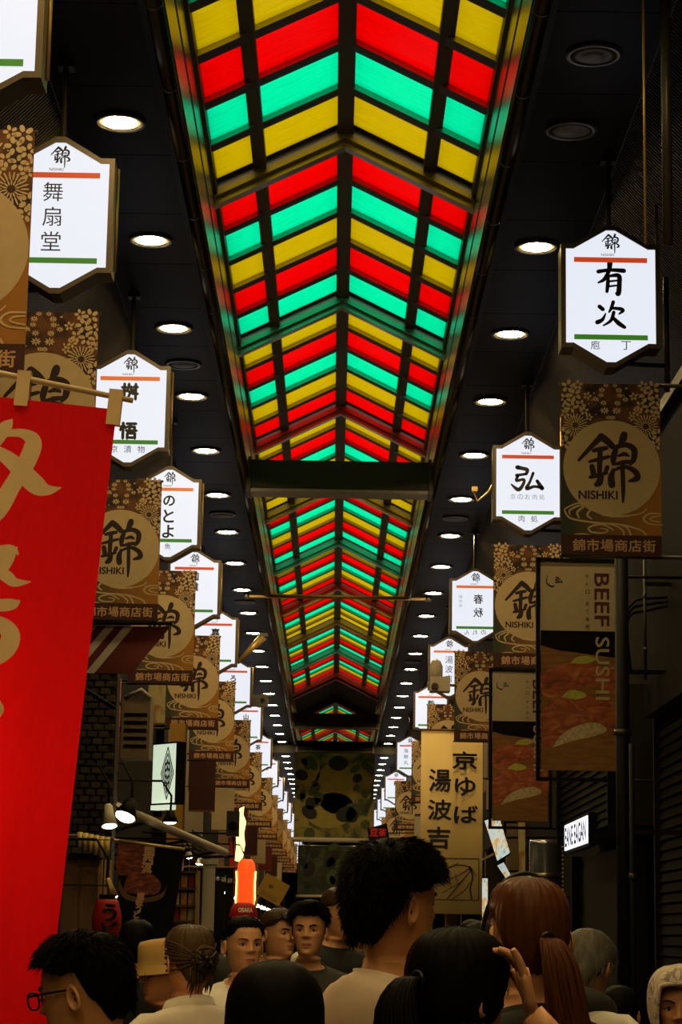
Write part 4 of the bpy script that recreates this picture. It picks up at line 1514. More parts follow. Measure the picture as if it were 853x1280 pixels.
c, W, Hh = pbox(131, 1075, 139, 1121, 17.8)
root = thing('wooden_tag', 'slim pale wooden name tag hanging beside the noodle poster', 'tag', (c.x, 17.8, c.z))
MB().box((0, 0, 0), (W, .015, Hh)).build('board', 'wood_light', root)
mb = MB()
column(mb, '花嘉山', 0, Hh * .32, .035, .075, y=-.009)
build_chars(mb, 'ink', root)
MB().tube([(0, 0, Hh / 2), (0, .02, Hh / 2 + .16), (-WALL_X - c.x, .02, Hh / 2 + .16)], .004, 6).build('cord', 'black_metal', root)

Y = 17.2
c, W, Hh = pbox(116, 1123, 151, 1180, Y)
root = thing('paper_lantern', 'dull red paper lantern with black brush letters under the noodle poster', 'lantern', (c.x, Y, c.z - Hh / 2))
R = W / 2
prof = [(R * .5, 0)]
for k in range(13):
    a_ = k / 12
    prof.append((R * (.72 + .28 * math.sin(PI * a_)) * (1 + (.02 if k % 2 else 0)), Hh * (.04 + .92 * a_)))
prof.append((R * .5, Hh))
MB().lathe(prof, 28).build('paper_body', 'lantern_red', root, True)
MB().lathe([(R * .55, -.03), (R * .58, .02)], 24).lathe([(R * .58, Hh - .02), (R * .55, Hh + .03)], 24).build('hoop', 'black_metal', root)
mb = MB()
for i, ch in enumerate('うど'):
    put(mb, ch, .03, Hh * (.68 - .38 * i), h=.13, y=0, bold=.006)
for i, v in enumerate(mb.v):
    x = max(-R * .95, min(R * .95, v[0]))
    mb.v[i] = (x, -math.sqrt(max(0, R * R - x * x)) - .008, v[2])
mb.build('lettering', 'ink', root)
MB().tube([(0, 0, Hh + .02), (0, .02, Hh + .1), (-WALL_X - c.x, .02, Hh + .1)], .006, 6).build('cord', 'black_metal', root)

# sweets shelf
Y = 25.5
c, W, Hh = pbox(216, 1088, 246, 1152, Y)
zt = c.z + Hh / 2
root = thing('display_shelf', 'lit wooden shelf rack of packaged sweets behind the noodle poster', 'shelf', (c.x, Y, 0))
MB().box((0, .18, zt / 2), (W, .03, zt)).build('back_panel', 'wood_light', root)
for k in (-1, 1):
    MB().box((k * W / 2, 0, zt / 2), (.03, .36, zt)).build('side_panel', 'wood_light', root)
lv = [zt - Hh * f for f in (0.36, .70, 1.0)]
for z in lv + [zt - .02, .6, 1.1]:
    MB().box((0, 0, z), (W, .36, .025)).build('shelf_board', 'wood', root)
mats3 = ['snack_bags', 'cloth_yellow', 'lantern_red']
for li, z in enumerate(lv):
    for k in range(3):
        x = (k - 1) * W * .29
        hh = Hh * .24
        o = MB().prism([(-W * .12, 0.002), (W * .12, 0.002), (W * .11, hh), (-W * .11, hh)], -.06, .06).build('snack_packet', mats3[(li + k) % 3] if k != 1 else 'snack_bags', None, loc=(c.x + x, Y - .05, z + .013))
        tag(o, 'colourful packet of sweets standing on the lit shelf rack', 'packet', 'packets on the sweets shelf')
c, W, Hh = pbox(252, 1078, 265, 1145, 25.0)
t = thing('shop_pilaster', 'plain beige upright post beside the sweets shelf', 'post', (c.x, 25.4, 0))
zt = c.z + Hh / 2
MB().box((0, 0, zt / 2), (W, .14, zt)).build('shaft', 'awning_grey', t)
MB().box((0, 0, zt + .02), (W + .06, .18, .06)).build('cap', 'awning_grey', t)
MB().box((0, 0, .06), (W + .06, .18, .12)).build('plinth', 'awning_grey', t)

# black noren with letters, glowing lantern sign, loudspeaker
Y = 27.5
c, W, Hh = pbox(260, 1084, 291, 1175, Y)
root = thing('black_noren', 'black shop curtain with faint pale lettering beside the glowing lantern', 'curtain', (c.x, Y, c.z))
for k in range(3):
    x = (k - 1) * W / 3
    mb = MB()
    mb.add([(x - W / 6 + .005, 0, -Hh / 2), (x, -.02, -Hh / 2), (x + W / 6 - .005, 0, -Hh / 2), (x + W / 6 - .002, 0, Hh / 2), (x, 0, Hh / 2), (x - W / 6 + .002, 0, Hh / 2)], [(0, 1, 4, 5), (1, 2, 3, 4)])
    mb.build('curtain_panel', 'black_cloth', root).modifiers.new('t', 'SOLIDIFY').thickness = .006
mb = MB()
for i, ch in enumerate('三木鶏卵'):
    put(mb, ch, (i - 1.5) * .075, Hh * .36 - i * .012, h=.06, y=-.026)
build_chars(mb, 'awning_grey', root)
MB().tube([(-WALL_X - c.x, 0, Hh / 2), (W / 2 + .04, 0, Hh / 2)], .014, 8).build('rail', 'wood', root, True)

Y = 31.0
c, W, Hh = pbox(297, 1074, 318, 1150, Y)
root = thing('glowing_lantern', 'tall glowing orange-red lantern sign with yellow rim beside the black curtain', 'lantern', (c.x, Y, c.z - Hh / 2))
R = W / 2
MB().lathe([(R * .55, 0), (R * .9, .05), (R, .14), (R, Hh - .14), (R * .92, Hh - .06), (R * .6, Hh)], 24).build('paper_body', 'lantern_lit', root, True)
for sx in (-1, 1):
    MB().tube([(sx * R * 1.02 - .0, -.05, .02), (sx * R * 1.05, -.06, Hh * .3), (sx * R * 1.0, -.06, Hh * .62), (sx * R * 1.06, -.05, Hh * .8)], .011, 8).build('neon_edge', 'neon_yellow', root, True)
MB().box((-R * 1.6, .05, Hh * .62), (R * .55, .05, Hh * 1.35)).build('side_board', 'lantern_red', root)
MB().tube([(0, 0, Hh), (-.1, .05, Hh + .2), (-WALL_X - c.x, .05, Hh + .25)], .012, 8).build('hanger', 'black_metal', root)
c, W, Hh = pbox(295, 1008, 307, 1076, Y + .3)
root = thing('neon_flame_sign', 'jagged bright yellow neon sign over the glowing lantern', 'neon sign', (c.x, Y + .3, c.z - Hh / 2))
poly = [(-.9, 0), (-.2, -.02), (.5, .06), (.85, .3), (.6, .5), (.95, .72), (.4, .85), (.5, 1.0), (-.3, .96), (-.6, .7), (-.95, .6), (-.7, .3)]
MB().prism([(x * W / 2, z * Hh) for x, z in poly], -.02, .02).build('neon_panel', 'neon_yellow', root)
MB().prism([(x * W / 2 * 1.15, z * Hh * 1.04 - .01) for x, z in poly], .022, .06).build('back_plate', 'black_metal', root)
MB().tube([(0, .05, Hh * .5), (-WALL_X - c.x, .05, Hh * .5)], .015, 8).build('wall_arm', 'black_metal', root)
c, W, Hh = pbox(284, 1014, 299, 1046, 29.0)
root = thing('loudspeaker', 'small black box loudspeaker in front of the yellow neon', 'loudspeaker', (c.x, 29.0, c.z - Hh / 2))
MB().box((0, 0, Hh / 2), (W, .16, Hh)).build('cabinet', 'plastic_black', root)
MB().lathe([(0, .01), (W * .2, .0), (W * .38, .02)], 16, 0, Matrix.Translation((0, -.085, Hh * .4)) @ Matrix.Rotation(PI / 2, 4, 'X')).build('cone', 'black_cloth', root)
MB().tube([(0, .05, Hh * .2), (.02, .05, -.25), (-WALL_X - c.x, .05, -.3)], .02, 8).build('bracket', 'black_metal', root)

# yellow hand sign on a stick
Y = 24.0
c = at(341, 1112, Y)
root = thing('tilted_placard', 'tilted mustard placard on a wooden stick above the crowd', 'placard', c)
root.rotation_euler = (0, math.radians(28), 0)
MB().box((0, 0, 0), (.29, .02, .25)).build('board', 'mustard', root)
mb = MB()
ellipse(mb, -.03, .02, .03, .02, .3, -.012)
for k in range(3):
    brush(mb, [(-.1, -.06 - k * .02, .006), (.09, -.06 - k * .02, .006)], lambda v: v, lambda v: v, 1, -.012)
mb.build('small_print', 'wood', root)
st = Vector((-.14, .01, -.14))
_q = Euler((0, math.radians(28), 0)).to_matrix().inverted()
MB().tube([Vector((-.02, .025, 0)), (-.10, .025, -.16), _q @ Vector((-.62, .03, -c.z))], .016, 8).build('stick', 'wood_light', root, True)

# ------------------------------------------------------------------ right shop fronts
def shutter(y0, y1, z0, z1, x, label, pitch=.075):
    root = thing('slat_shutter', label, 'shutter', (x, (y0 + y1) / 2, z0))
    L = y1 - y0
    for yy in (-L / 2, L / 2):
        MB().box((-.01, yy, (z1 - z0) / 2), (.08, .06, z1 - z0)).build('guide_rail', 'black_metal', root)
    sm = MB().prism([(-.02, -pitch * .45), (.012, -pitch * .45), (.012, pitch * .45), (-.004, pitch * .45)], -L / 2, L / 2).mesh('slat', 'wall_dark')
    n = int((z1 - z0) / pitch)
    for k in range(n):
        link('slat', sm, root, (0, 0, pitch * (k + .5)))
    MB().box(((.014 + WALL_X - x) / 2, 0, (z1 - z0) / 2), (WALL_X - x - .014, L, z1 - z0)).build('backing', 'ceiling_back', root)
    MB().box((-.02, 0, z1 - z0 + .1), (.18, L + .1, .22)).build('head_box', 'wall_dark', root)


shutter(12.5, 16.4, 0, 3.25, 2.42, 'dark ribbed roller shutter below the knife shop banner')
shutter(18.4, 22.6, 2.55, 3.72, 2.32, 'dark slatted wall panel above the black doorway', .07)
mb = MB().box((2.42 + .13, 20.5, 1.2), (.1, 4.2, 2.4))
o = mb.build('door_1', 'black_metal')
struct(o, 'black doorway of the closed shop under the slatted wall')
MB().box((2.46, 18.5, 1.2), (.1, .1, 2.45)).build('door_jamb', 'wall_dark', o)
MB().box((2.46, 22.5, 1.2), (.1, .1, 2.45)).build('door_jamb', 'wall_dark', o)
for (px, y0_, y1_, Y, r, label) in ((777, 690, 1230, 15.8, .05, 'thick black upright pipe beside the large sushi poster'), (790, 930, 1230, 14.6, .018, 'thin dark upright conduit at the shutter edge'),
                                    (806, 700, 850, 17.6, .012, 'thin pale conduit above the shutter head')):
    p, q_ = at(px, y0_, Y), at(px, y1_, Y)
    t = thing('upright_pipe', label, 'pipe', (p.x, Y, 0))
    zb = 0 if y1_ > 1200 else q_.z
    MB().tube([(0, 0, zb), (0, 0, p.z)], r, 10).build('pipe', 'black_metal' if r > .015 else 'pole_dark', t, True)
    for f in (.25, .7):
        z = zb + (p.z - zb) * f
        MB().tube([(0, 0, z - .02), (0, 0, z + .02)], r * 1.3, 10).build('pipe_clamp', 'pole_dark', t, True)
    wx_ = 2.395 if Y < 17 else WALL_X
    MB().box(((wx_ - p.x) / 2, 0.0, zb + (p.z - zb) * .8), (abs(wx_ - p.x) + .005, .03, .03)).build('wall_bracket', 'black_metal', t)
# fan-shaped cable bundle high right
root = thing('cable_loop', 'loop of black cable on the wall right of the large sushi poster', 'cable', at(792, 790, 17.8))
for k in range(3):
    P = [(-.12 + .05 * k, 0, -.35), (-.13 + .04 * k, 0, 0), (-.02, -.01 * k, .22 - .04 * k), (.12, 0, .28 - .05 * k), (.6, .0, .3)]
    MB().tube(spline(P, 5), .012, 8).build('cable', 'black_metal', root, True)

# lit name sign on the slatted wall
a, b = at(703, 1030, 21.8), at(737, 1040, 19.2)
zc = (at(703, 1045, 21.8).z + at(735, 1040, 19.2).z) / 2
root = thing('lit_name_sign', 'small lit white name board on the dark slatted wall', 'sign', (2.248, 20.45, zc), PI / 2)
Ws, Hs = 1.9, .24
MB().box((0, 0.02, 0), (Ws + .06, .06, Hs + .06)).build('housing', 'black_metal', root)
MB().box((0, -.016, 0), (Ws, .01, Hs)).build('light_panel', 'screen_white', root)
mb = MB()
put(mb, 'EANE EAGAN', 0, 0, w=Ws * .92, h=Hs * .72, y=-.024, bold=.006)
mb.build('lettering', 'ink', root)
root.rotation_euler = (0, 0, -PI / 2)

# shiny pillar
Y = 24.6
c, W, Hh = pbox(662, 1050, 703, 1112, Y)
root = thing('chrome_pillar', 'polished dark metal pillar with a curved reflection beside the lit name board', 'pillar', (c.x, Y, 0))
zt = c.z + Hh / 2
R = W / 2
MB().lathe([(R, 0), (R, zt - .05), (R * .97, zt)], 32).build('shaft', 'column_chrome', root, True)
MB().lathe([(R * 1.02, zt - .42), (R * 1.03, zt - .40), (R * 1.02, zt - .36)], 32).build('band', 'pipe_metal', root, True)
MB().lathe([(R * 1.1, 0), (R * 1.1, .12)], 32).build('foot_ring', 'black_metal', root)
root2 = thing('bulb_string', 'vertical string of tiny amber bulbs at the pillar edge', 'string lights', at(704, 1075, 23.8))
for k in range(14):
    MB().ball((0, 0, .18 - k * .045), (.012, .012, .012), 8, 6).build('bulb', 'bulb_soft' if k == 12 else 'brass', root2, True)
MB().tube([(0, .012, .25), (0, .012, -.9)], .006, 6).tube([(0, .012, .22), (WALL_X - root2.location.x, .012, .22)], .006, 6).build('wire', 'black_metal', root2)

# tilted illuminated menu boards
def panel_sign(P, Y, label, m, th=.03, nm='menu_board'):
    A = [at(px, py, Y) for px, py in P]
    c = sum(A, Vector()) / len(A)
    root = thing(nm, label, 'board', c)
    V = [tuple(p - c) for p in A]
    big = [tuple((p - c) * 1.08) for p in A]
    n = len(V)
    mb = MB()
    mb.add([(x, 0, z) for x, y, z in big] + [(x, th, z) for x, y, z in big], [tuple(range(n))[::-1], tuple(range(n, 2 * n))] + [(i, (i + 1) % n, n + (i + 1) % n, n + i) for i in range(n)])
    mb.build('backing', 'black_metal', root)
    mb = MB()
    mb.add([(x, -.006, z) for x, y, z in V] + [(x, -.001, z) for x, y, z in V], [tuple(range(n))[::-1], tuple(range(n, 2 * n))] + [(i, (i + 1) % n, n + (i + 1) % n, n + i) for i in range(n)])
    mb.build('print_panel', m, root)
    MB().tube([(0, th, 0), (WALL_X - (.0 if Y < 31 else .13) - c.x, th, .02)], .015, 8).build('arm', 'black_metal', root)
    return root


panel_sign([(606, 1026), (624, 1020), (638, 1066), (622, 1076)], 26.0, 'tilted bright picture menu board under the smaller sushi poster', 'screen_print')
panel_sign([(622, 1082), (630, 1078), (640, 1096), (634, 1100)], 26.2, 'small tilted bright menu board below the larger tilted one', 'screen_print')
panel_sign([(603, 1098), (610, 1098), (610, 1144), (603, 1146)], 25.5, 'slim upright glowing screen beside the cloth banner', 'screen_print')
panel_sign([(648, 1028), (657, 1028), (657, 1094), (649, 1094)], 25.8, 'narrow pinkish poster strip left of the polished pillar', 'poster_faint')
panel_sign([(608, 975), (614, 975), (614, 1012), (608, 1012)], 30.5, 'narrow cream notice strip between cloth banner and sushi poster', 'paper_cream')
panel_sign([(460, 1036), (483, 1030), (486, 1046), (463, 1052)], 58.0, 'small dark board with red characters beyond the tall man', 'photo_black')
_b = bpy.data.objects['menu_board.005']
for _i, _c in enumerate('豆茶'):
    _m = MB()
    put(_m, _c, -.11 + _i * .22, .01, h=.19, y=-.012, bold=.012)
    _m.build('character', 'cap_red', _b)

# security camera and small wall fittings
p = at(550, 856, 33.0)
root = thing('security_camera', 'grey boxed camera on a bracket in front of the tofu skin sign', 'camera', p)
MB().box((0, 0, 0), (.30, .3, .22)).build('bracket_box', 'awning_grey', root)
MB().lathe([(.10, 0), (.10, .22), (.07, .30), (.02, .33)], 16, 0, Matrix.Translation((-.06, -.05, .05))).build('dome_housing', 'awning_grey', root, True)
MB().lathe([(.05, 0), (.06, .08)], 12, 0, Matrix.Translation((-.08, -.20, -.04)) @ Matrix.Rotation(-PI / 2, 4, 'X')).build('lens', 'plastic_black', root)
MB().tube([(.1, 0, 0), (WALL_X - .13 - p.x, .0, -.05)], .02, 8).build('arm', 'pole_dark', root)
p = at(604, 620, 23.0)
root = thing('wall_bracket', 'small angled brass bracket beside the butcher sign', 'bracket', p)
MB().tube([(-.1, 0, .06), (-.06, 0, -.06), (.06, 0, .04), (.10, 0, .12), (.45, .05, .2), (WALL_X - p.x, .05, .2)], .016, 8).build('arm', 'brass', root, True)
MB().box((-.09, 0, .07), (.06, .06, .05)).build('head', 'brass', root)
p = at(316, 815, 35.0)
root = thing('angled_floodlight', 'slanted metal floodlight arm beyond the rod, over the signs', 'floodlight', p)
MB().tube([(-.24, 0, -.18), (.17, -.1, .24)], [.03, .07], 10).build('arm', 'brass', root, True)
MB().tube([(-.24, 0, -.18), (-WALL_X + .13 - p.x, 0, -.10)], .018, 8).build('wall_arm', 'pole_dark', root)
MB().box((.17, -.1, .26), (.14, .12, .06)).build('head', 'pole_dark', root)
p = at(325, 876, 40.0)
root = thing('junction_box', 'grey junction box on a bar among the signs', 'junction box', p)
MB().box((0, 0, 0), (.30, .2, .2)).build('box_body', 'pole_dark', root)
MB().tube([(-WALL_X + .13 - p.x, 0, .08), (.2, 0, .08)], .03, 8).build('bar', 'pole_dark', root)
MB().lathe([(.03, 0), (.04, .02)], 10, 0, Matrix.Translation((.05, -.11, 0)) @ Matrix.Rotation(PI / 2, 4, 'X')).build('knob', 'black_metal', root)

# generic shop fronts along both walls: fascia, awning, counter with crates, hanging bulbs
rr = random.Random(21)
runs = {}
for sx in (-1, 1):
    y = 33.2 if sx < 0 else 31.5
    runs[sx] = []
    while y < 120:
        L = rr.uniform(4.5, 6.5)
        runs[sx].append((y, L))
        y += L
FRONT = {-1: 'noodle lantern side', 1: 'cloth banner side'}
fas_m = ['wall_brown', 'wood', 'wall_dark', 'ac_beige']
k = 0
for sx in (-1, 1):
    for y, L in [(0.5, 5.4), (6.0, 5.4)] + runs[sx]:  # the near pair is out of view; its bulbs are added side light
        far = y > 75
        t = thing('shop_building', 'dim wooden shop building with fascia board and sloping awning, %s' % FRONT[sx], 'building', (sx * WALL_X, y + L / 2, 0), 0, 'dim shop buildings, ' + FRONT[sx])
        MB().box((-sx * .06, 0, 4.5), (.12, L - .1, 2.4)).build('upper_wall', fas_m[k % 4], t)
        MB().box((-sx * .14, 0, 3.15), (.28, L - .15, .36)).build('fascia_board', fas_m[(k + 1) % 4], t)
        for e in (-1, 1):
            MB().box((-sx * .12, e * (L / 2 - .12), 1.6), (.24, .2, 3.2)).build('pilaster', fas_m[(k + 2) % 4], t)
        MB().add([(0, -L / 2 + .2, 3.0), (0, L / 2 - .2, 3.0), (-sx * .75, L / 2 - .2, 2.62), (-sx * .75, -L / 2 + .2, 2.62), (0, -L / 2 + .2, 2.97), (0, L / 2 - .2, 2.97), (-sx * .75, L / 2 - .2, 2.58), (-sx * .75, -L / 2 + .2, 2.58)],
                 [(0, 1, 2, 3), (7, 6, 5, 4), (3, 2, 6, 7), (0, 3, 7, 4), (1, 5, 6, 2)]).build('awning', ['awning_grey', 'mustard', 'stripe_red'][k % 3], t)
        MB().box((-sx * .3, 0, .42), (.6, L - .8, .84)).build('counter', 'wood', t)
        for e in range(3):
            MB().box((-sx * .095, -L / 4 + e * L / 4, 4.6), (.06, L * .16, 1.1)).build('window_shutter', fas_m[(k + 3) % 4], t)
        for e in range(2):
            lam = thing('hanging_bulb', 'warm bare bulb hanging under a shop awning, %s' % FRONT[sx], 'lamp', (sx * (WALL_X - .738), y + L * (.3 + .4 * e), 2.3), 0, 'bare bulbs under the shop awnings, ' + FRONT[sx])
            MB().ball((0, 0, 0), .045, 10, 8).build('bulb', 'bulb_soft', lam, True)
            MB().tube([(0, 0, .04), (0, 0, .278)], .008, 6).build('cord', 'black_metal', lam)
        k += 1
# vertical shop boards hanging among the far fronts
bd = [('print_title', 'dark'), ('mustard', 'mustard'), ('paper_cream', 'cream'), ('wood', 'brown'), ('stripe_red', 'dark red'), ('awning_grey', 'grey')]
for i in range(16):
    sx = -1 if i % 2 == 0 else 1
    y = 35.5 + i * 3.4
    m_, cn = bd[i % 6]
    t = thing('hanging_shop_board', '%s vertical shop board hanging from the wall, %s' % (cn, FRONT[sx]), 'shop board', (sx * 2.12, y, 3.95), 0, '%s hanging shop boards, %s' % (cn, FRONT[sx]))
    MB().box((0, 0, 0), (.42, .05, .9)).build('board', m_, t)
    for z in (-.44, .44):
        MB().box((0, -.028, z), (.42, .012, .03)).build('edge_strip', 'wood', t)
    MB().tube([(-sx * .2, 0, .47), (sx * .455, 0, .47)], .014, 8).build('wall_arm', 'black_metal', t)

# slim brass rods dropping from the ceiling in front of the knife shop sign
for (X_, Y_, r_, m_, lb) in ((1.575, 11.0, .007, 'brass', 'slim brass rod dropping from the ceiling before the knife shop sign'), (1.70, 11.05, .028, 'pole_dark', 'dark drop pole hanging beside the slim brass rod')):
    zb = at(826, 305, Y_).z
    t = thing('drop_rod', lb, 'rod', (X_, Y_, zb))
    MB().tube([(0, 0, 0), (0, 0, CEIL - zb)], r_, 10).build('rod', m_, t, True)
    MB().lathe([(.04, CEIL - zb - .02), (.045, CEIL - zb)], 14).build('ceiling_flange', 'pole_dark', t)

# ------------------------------------------------------------------ people
TORSO = [  # z above the chin, half width, front y, back y
    (-.76, .06, -.05, .06), (-.72, .13, -.09, .10), (-.62, .172, -.105, .125), (-.52, .160, -.105, .105), (-.40, .148, -.105, .090), (-.275, .168, -.125, .10),
    (-.19, .185, -.122, .115), (-.14, .198, -.10, .12), (-.115, .194, -.082, .117), (-.095, .168, -.064, .112), (-.078, .125, -.048, .106), (-.064, .088, -.038, .098), (-.052, .068, -.034, .092),
    (-.038, .059, -.034, .086), (-.024, .057, -.042, .082), (-.010, .058, -.066, .080), (0, .043, -.080, .080), (.012, .048, -.090, .081), (.03, .056, -.092, .084), (.05, .062, -.091, .088),
    (.075, .068, -.090, .093), (.10, .0735, -.089, .097), (.125, .0755, -.090, .100), (.15, .0765, -.092, .101), (.175, .0740, -.086, .098), (.195, .0660, -.072, .089), (.210, .0530, -.054, .074), (.220, .034, -.032, .052), (.2245, .016, -.012, .030), (.225, .0005, .0085, .0095)]


def prof_at(z):
    T = TORSO
    if z <= T[0][0]:
        return T[0][1:]
    for i in range(len(T) - 1):
        if z <= T[i + 1][0]:
            t = (z - T[i][0]) / (T[i + 1][0] - T[i][0])
            return tuple(a + (b - a) * t for a, b in zip(T[i][1:], T[i + 1][1:]))
    return T[-1][1:]


def g2(x, z, cx, cz, sx, sz):
    return math.exp(-((x - cx) / sx) ** 2 - ((z - cz) / sz) ** 2)


def surf(z, phi, wide=1.0, face=True, fem=0.0):
    """point of the skin at height z (chin = 0) and azimuth phi (0 = front)"""
    a, yf, yb = prof_at(z)
    a *= wide
    cy = .012
    s, c = math.sin(phi), math.cos(phi)
    x = a * math.copysign(abs(s) ** .92, s)
    y = cy - c * ((cy - yf) if c > 0 else (yb - cy)) * (abs(c) ** -.06 if abs(c) > .02 else 1)
    if z < -.085:      # blockier torso
        k = (abs(s) ** 2.6 + abs(c) ** 2.6) ** (-1 / 2.6)
        x, y = a * k * s, cy - k * c * ((cy - yf) if c > 0 else (yb - cy))
    if face and c > 0 and z > -.03:
        ax = abs(x)
        nz = 0.0
        if .080 < z < .142:
            t = (.142 - z) / .050
            nz = .026 * min(1, t) ** 1.1 if t < 1 else .026 * max(0, 1 - ((z - .092) / -.012)) 
            nz *= math.exp(-(x / (.0085 + .006 * min(1, max(0, t)))) ** 2)
        y -= nz
        y -= .006 * g2(ax, z, .015, .089, .008, .007)           # nostril wings
        y += .010 * g2(ax, z, .032, .118, .016, .011)           # sockets
        y -= .004 * g2(ax, z, .028, .140, .024, .008)           # brow
        y -= .005 * g2(ax, z, .046, .096, .016, .016)           # cheek bones
        y -= .0055 * g2(x, z, 0, .056, .019, .0055) + .006 * g2(x, z, 0, .044, .017, .006)
        y += .0035 * g2(x, z, 0, .0505, .024, .0018)
        y += .004 * g2(x, z, 0, .032, .02, .007)
        y -= .005 * g2(x, z, 0, .012, .016, .012)
    lift = max(0.0, 1 - abs(z + .062) / .062) if z > -.062 else max(0.0, 1 - (-.062 - z) / .11)
    return Vector((x, y, z + .36 * lift * (y - .02)))


GROUND = -1.495


class Head:
    def __init__(s, pitch=0.0, turn=0.0, tilt=0.0):
        s.R = Matrix.Rotation(turn, 3, 'Z') @ Matrix.Rotation(pitch, 3, 'X') @ Matrix.Rotation(tilt, 3, 'Y')
        s.piv = Vector((0, .04, -.02))

    def __call__(s, p):
        p = Vector(p)
        t = max(0.0, min(1.0, (p.z + .07) / .075))
        t = t * t * (3 - 2 * t)
        if t <= 0:
            return p
        q = s.piv + s.R @ (p - s.piv)
        return p.lerp(q, t)


def limb(mb, pts, rad, mi=0, n=12, X=None):
    P = spline([tuple(p) for p in pts], 4)
    Rr = spline([(r,) for r in rad], 4)
    mb.tube(P, [r[0] for r in Rr], n, mi, X)


def hand(mb, wrist, direction, palm_n, mi=0, curl=(.5, .6, .6, .7), spread=.16, thumb_side=1, sc=1.0):
    """palm, four fingers of unequal length with bent joints and a thumb off the side of the palm"""
    d = Vector(direction).normalized()
    nrm = Vector(palm_n)
    nrm = (nrm - d * nrm.dot(d)).normalized()
    side = d.cross(nrm) * thumb_side
    w = Vector(wrist)
    # palm: flattened tube
    P = [w, w + d * .03 * sc, w + d * .07 * sc, w + d * .092 * sc]
    W = [.024, .034, .040, .037]
    vs, fs = [], []
    n = 14
    for p, a in zip(P, W):
        for k in range(n):
            t = 2 * PI * k / n
            vs.append(tuple(p + side * (a * sc * math.cos(t)) + nrm * (.0145 * sc * math.sin(t))))
    for i in range(3):
        for k in range(n):
            k2 = (k + 1) % n
            fs.append((i * n + k, i * n + k2, (i + 1) * n + k2, (i + 1) * n + k))
    fs += [tuple(range(n - 1, -1, -1)), tuple(range(3 * n, 4 * n))]
    mb.add(vs, fs, mi)
    for f, (off, ln, cu) in enumerate(zip((.029, .010, -.010, -.028), (.072, .080, .074, .058), curl)):
        base = w + d * .084 * sc + side * off * sc
        ang = 0.0
        dirv = (d + side * off / .03 * spread).normalized()
        pts, rad = [base - d * .015 * sc, base], [.0095 * sc, .0095 * sc]
        p = base
        for j, fr_ in enumerate((.44, .31, .25)):
            ang += cu * (0.8 if j == 0 else 1.0)
            v = dirv * math.cos(ang) + nrm * math.sin(ang)
            p = p + v * ln * fr_ * sc
            pts.append(p)
            rad.append((.0088, .0078, .0062)[j] * sc)
        limb(mb, pts, rad, mi, 8)
    b = w + d * .03 * sc + side * .030 * sc
    pts = [b - side * .012 * sc, b, b + (side * .6 + d * .7 + nrm * .2).normalized() * .038 * sc]
    pts.append(pts[-1] + (side * .15 + d * .9 + nrm * .35).normalized() * .032 * sc)
    limb(mb, pts, [.013 * sc, .0125 * sc, .0105 * sc, .0075 * sc], mi, 8)


def hair_cap(mb, hp, zmin, thick, seed=0, rough=.004, mi=0, nphi=72, nv=22, topz=.2249, wide=1.0, ribs=0.0):
    C = Vector((0, .008, .105))
    vs, fs = [], []
    for i in range(nphi):
        phi = -PI + 2 * PI * i / nphi
        zm = zmin(phi)
        for j in range(nv + 1):
            v = j / nv
            z = topz - (topz - zm) * (v ** 1.25) if j else .225
            p = surf(z, phi, wide, False)
            edge = min(1.0, (1 - v) / (.42 if abs(phi) < 1.3 and z > .1 else .16))
            t = thick(phi, v, z) * (edge ** .6) + .0015
            q = p + (p - C).normalized() * t if z > .02 else p + Vector((p.x, p.y - .02, 0)).normalized() * t
            nn = mnoise.noise(Vector((q.x * 38 + seed, q.y * 38, q.z * 24)))
            rb = mnoise.noise(Vector((phi * 14 + seed, 2.0, v * 1.5)))
            q += (q - C).normalized() * ((nn * rough + rb * ribs) * edge)
            vs.append(tuple(hp(q)))
    for i in range(nphi):
        i2 = (i + 1) % nphi
        for j in range(nv):
            a, b = i * (nv + 1) + j, i2 * (nv + 1) + j
            fs.append((a, a + 1, b + 1, b))
    mb.add(vs, fs, mi)


def clumps(mb, hp, zmin, thick, n, length, out, down, seed, rad=.0032, swirl=0.0, mi=0, vmax=.97, vmin=0.02, up=0.0):
    rr = random.Random(seed)
    C = Vector((0, .008, .105))
    for k in range(n):
        phi = rr.uniform(-PI, PI)
        v = vmin + (vmax - vmin) * rr.random() ** .8
        zm = zmin(phi)
        z = .2249 - (.2249 - zm) * v ** 1.25
        p = surf(z, phi, 1, False)
        nrm = (p - C).normalized()
        p = p + nrm * thick(phi, v, z) * .75
        tan = (surf(max(z - .012, zm - .02), phi, 1, False) - surf(z, phi, 1, False)).normalized()
        sidev = nrm.cross(tan)
        d = (nrm * out + tan * down + sidev * (swirl + rr.uniform(-.35, .35)) + Vector((0, 0, up))).normalized()
        L = length * rr.uniform(.6, 1.25)
        q1 = p + d * L * .5
        q2 = p + d * L * .85 + tan * L * .30
        mb.tube([hp(p), hp(q1), hp(q2)], [rad * 1.2, rad, rad * .15], 4, mi, None, False)


def zline(front, side, back, ear=.11):
    """hairline height by azimuth"""
    def f(phi):
        w = .006 * mnoise.noise(Vector((phi * 7, front * 90, 3.0))) + .003 * mnoise.noise(Vector((phi * 21, front * 50, 1.0)))
        return g(phi) + w + .010 * math.exp(-((abs(phi) - .72) / .22) ** 2)

    def g(phi):
        a = abs(phi)
        if a < .9:
            return front + (side - front) * (a / .9) ** 3 * .55
        if a < 1.35:
            t = (a - .9) / .45
            return (front + (side - front) * .55) * (1 - t) + side * t
        if a < 1.72:
            return side
        if a < 2.05:
            t = (a - 1.72) / .33
            return side * (1 - t) + ear * t
        t = min(1, (a - 2.05) / .65)
        t = t * t * (3 - 2 * t)
        return ear * (1 - t) + back * t
    return f


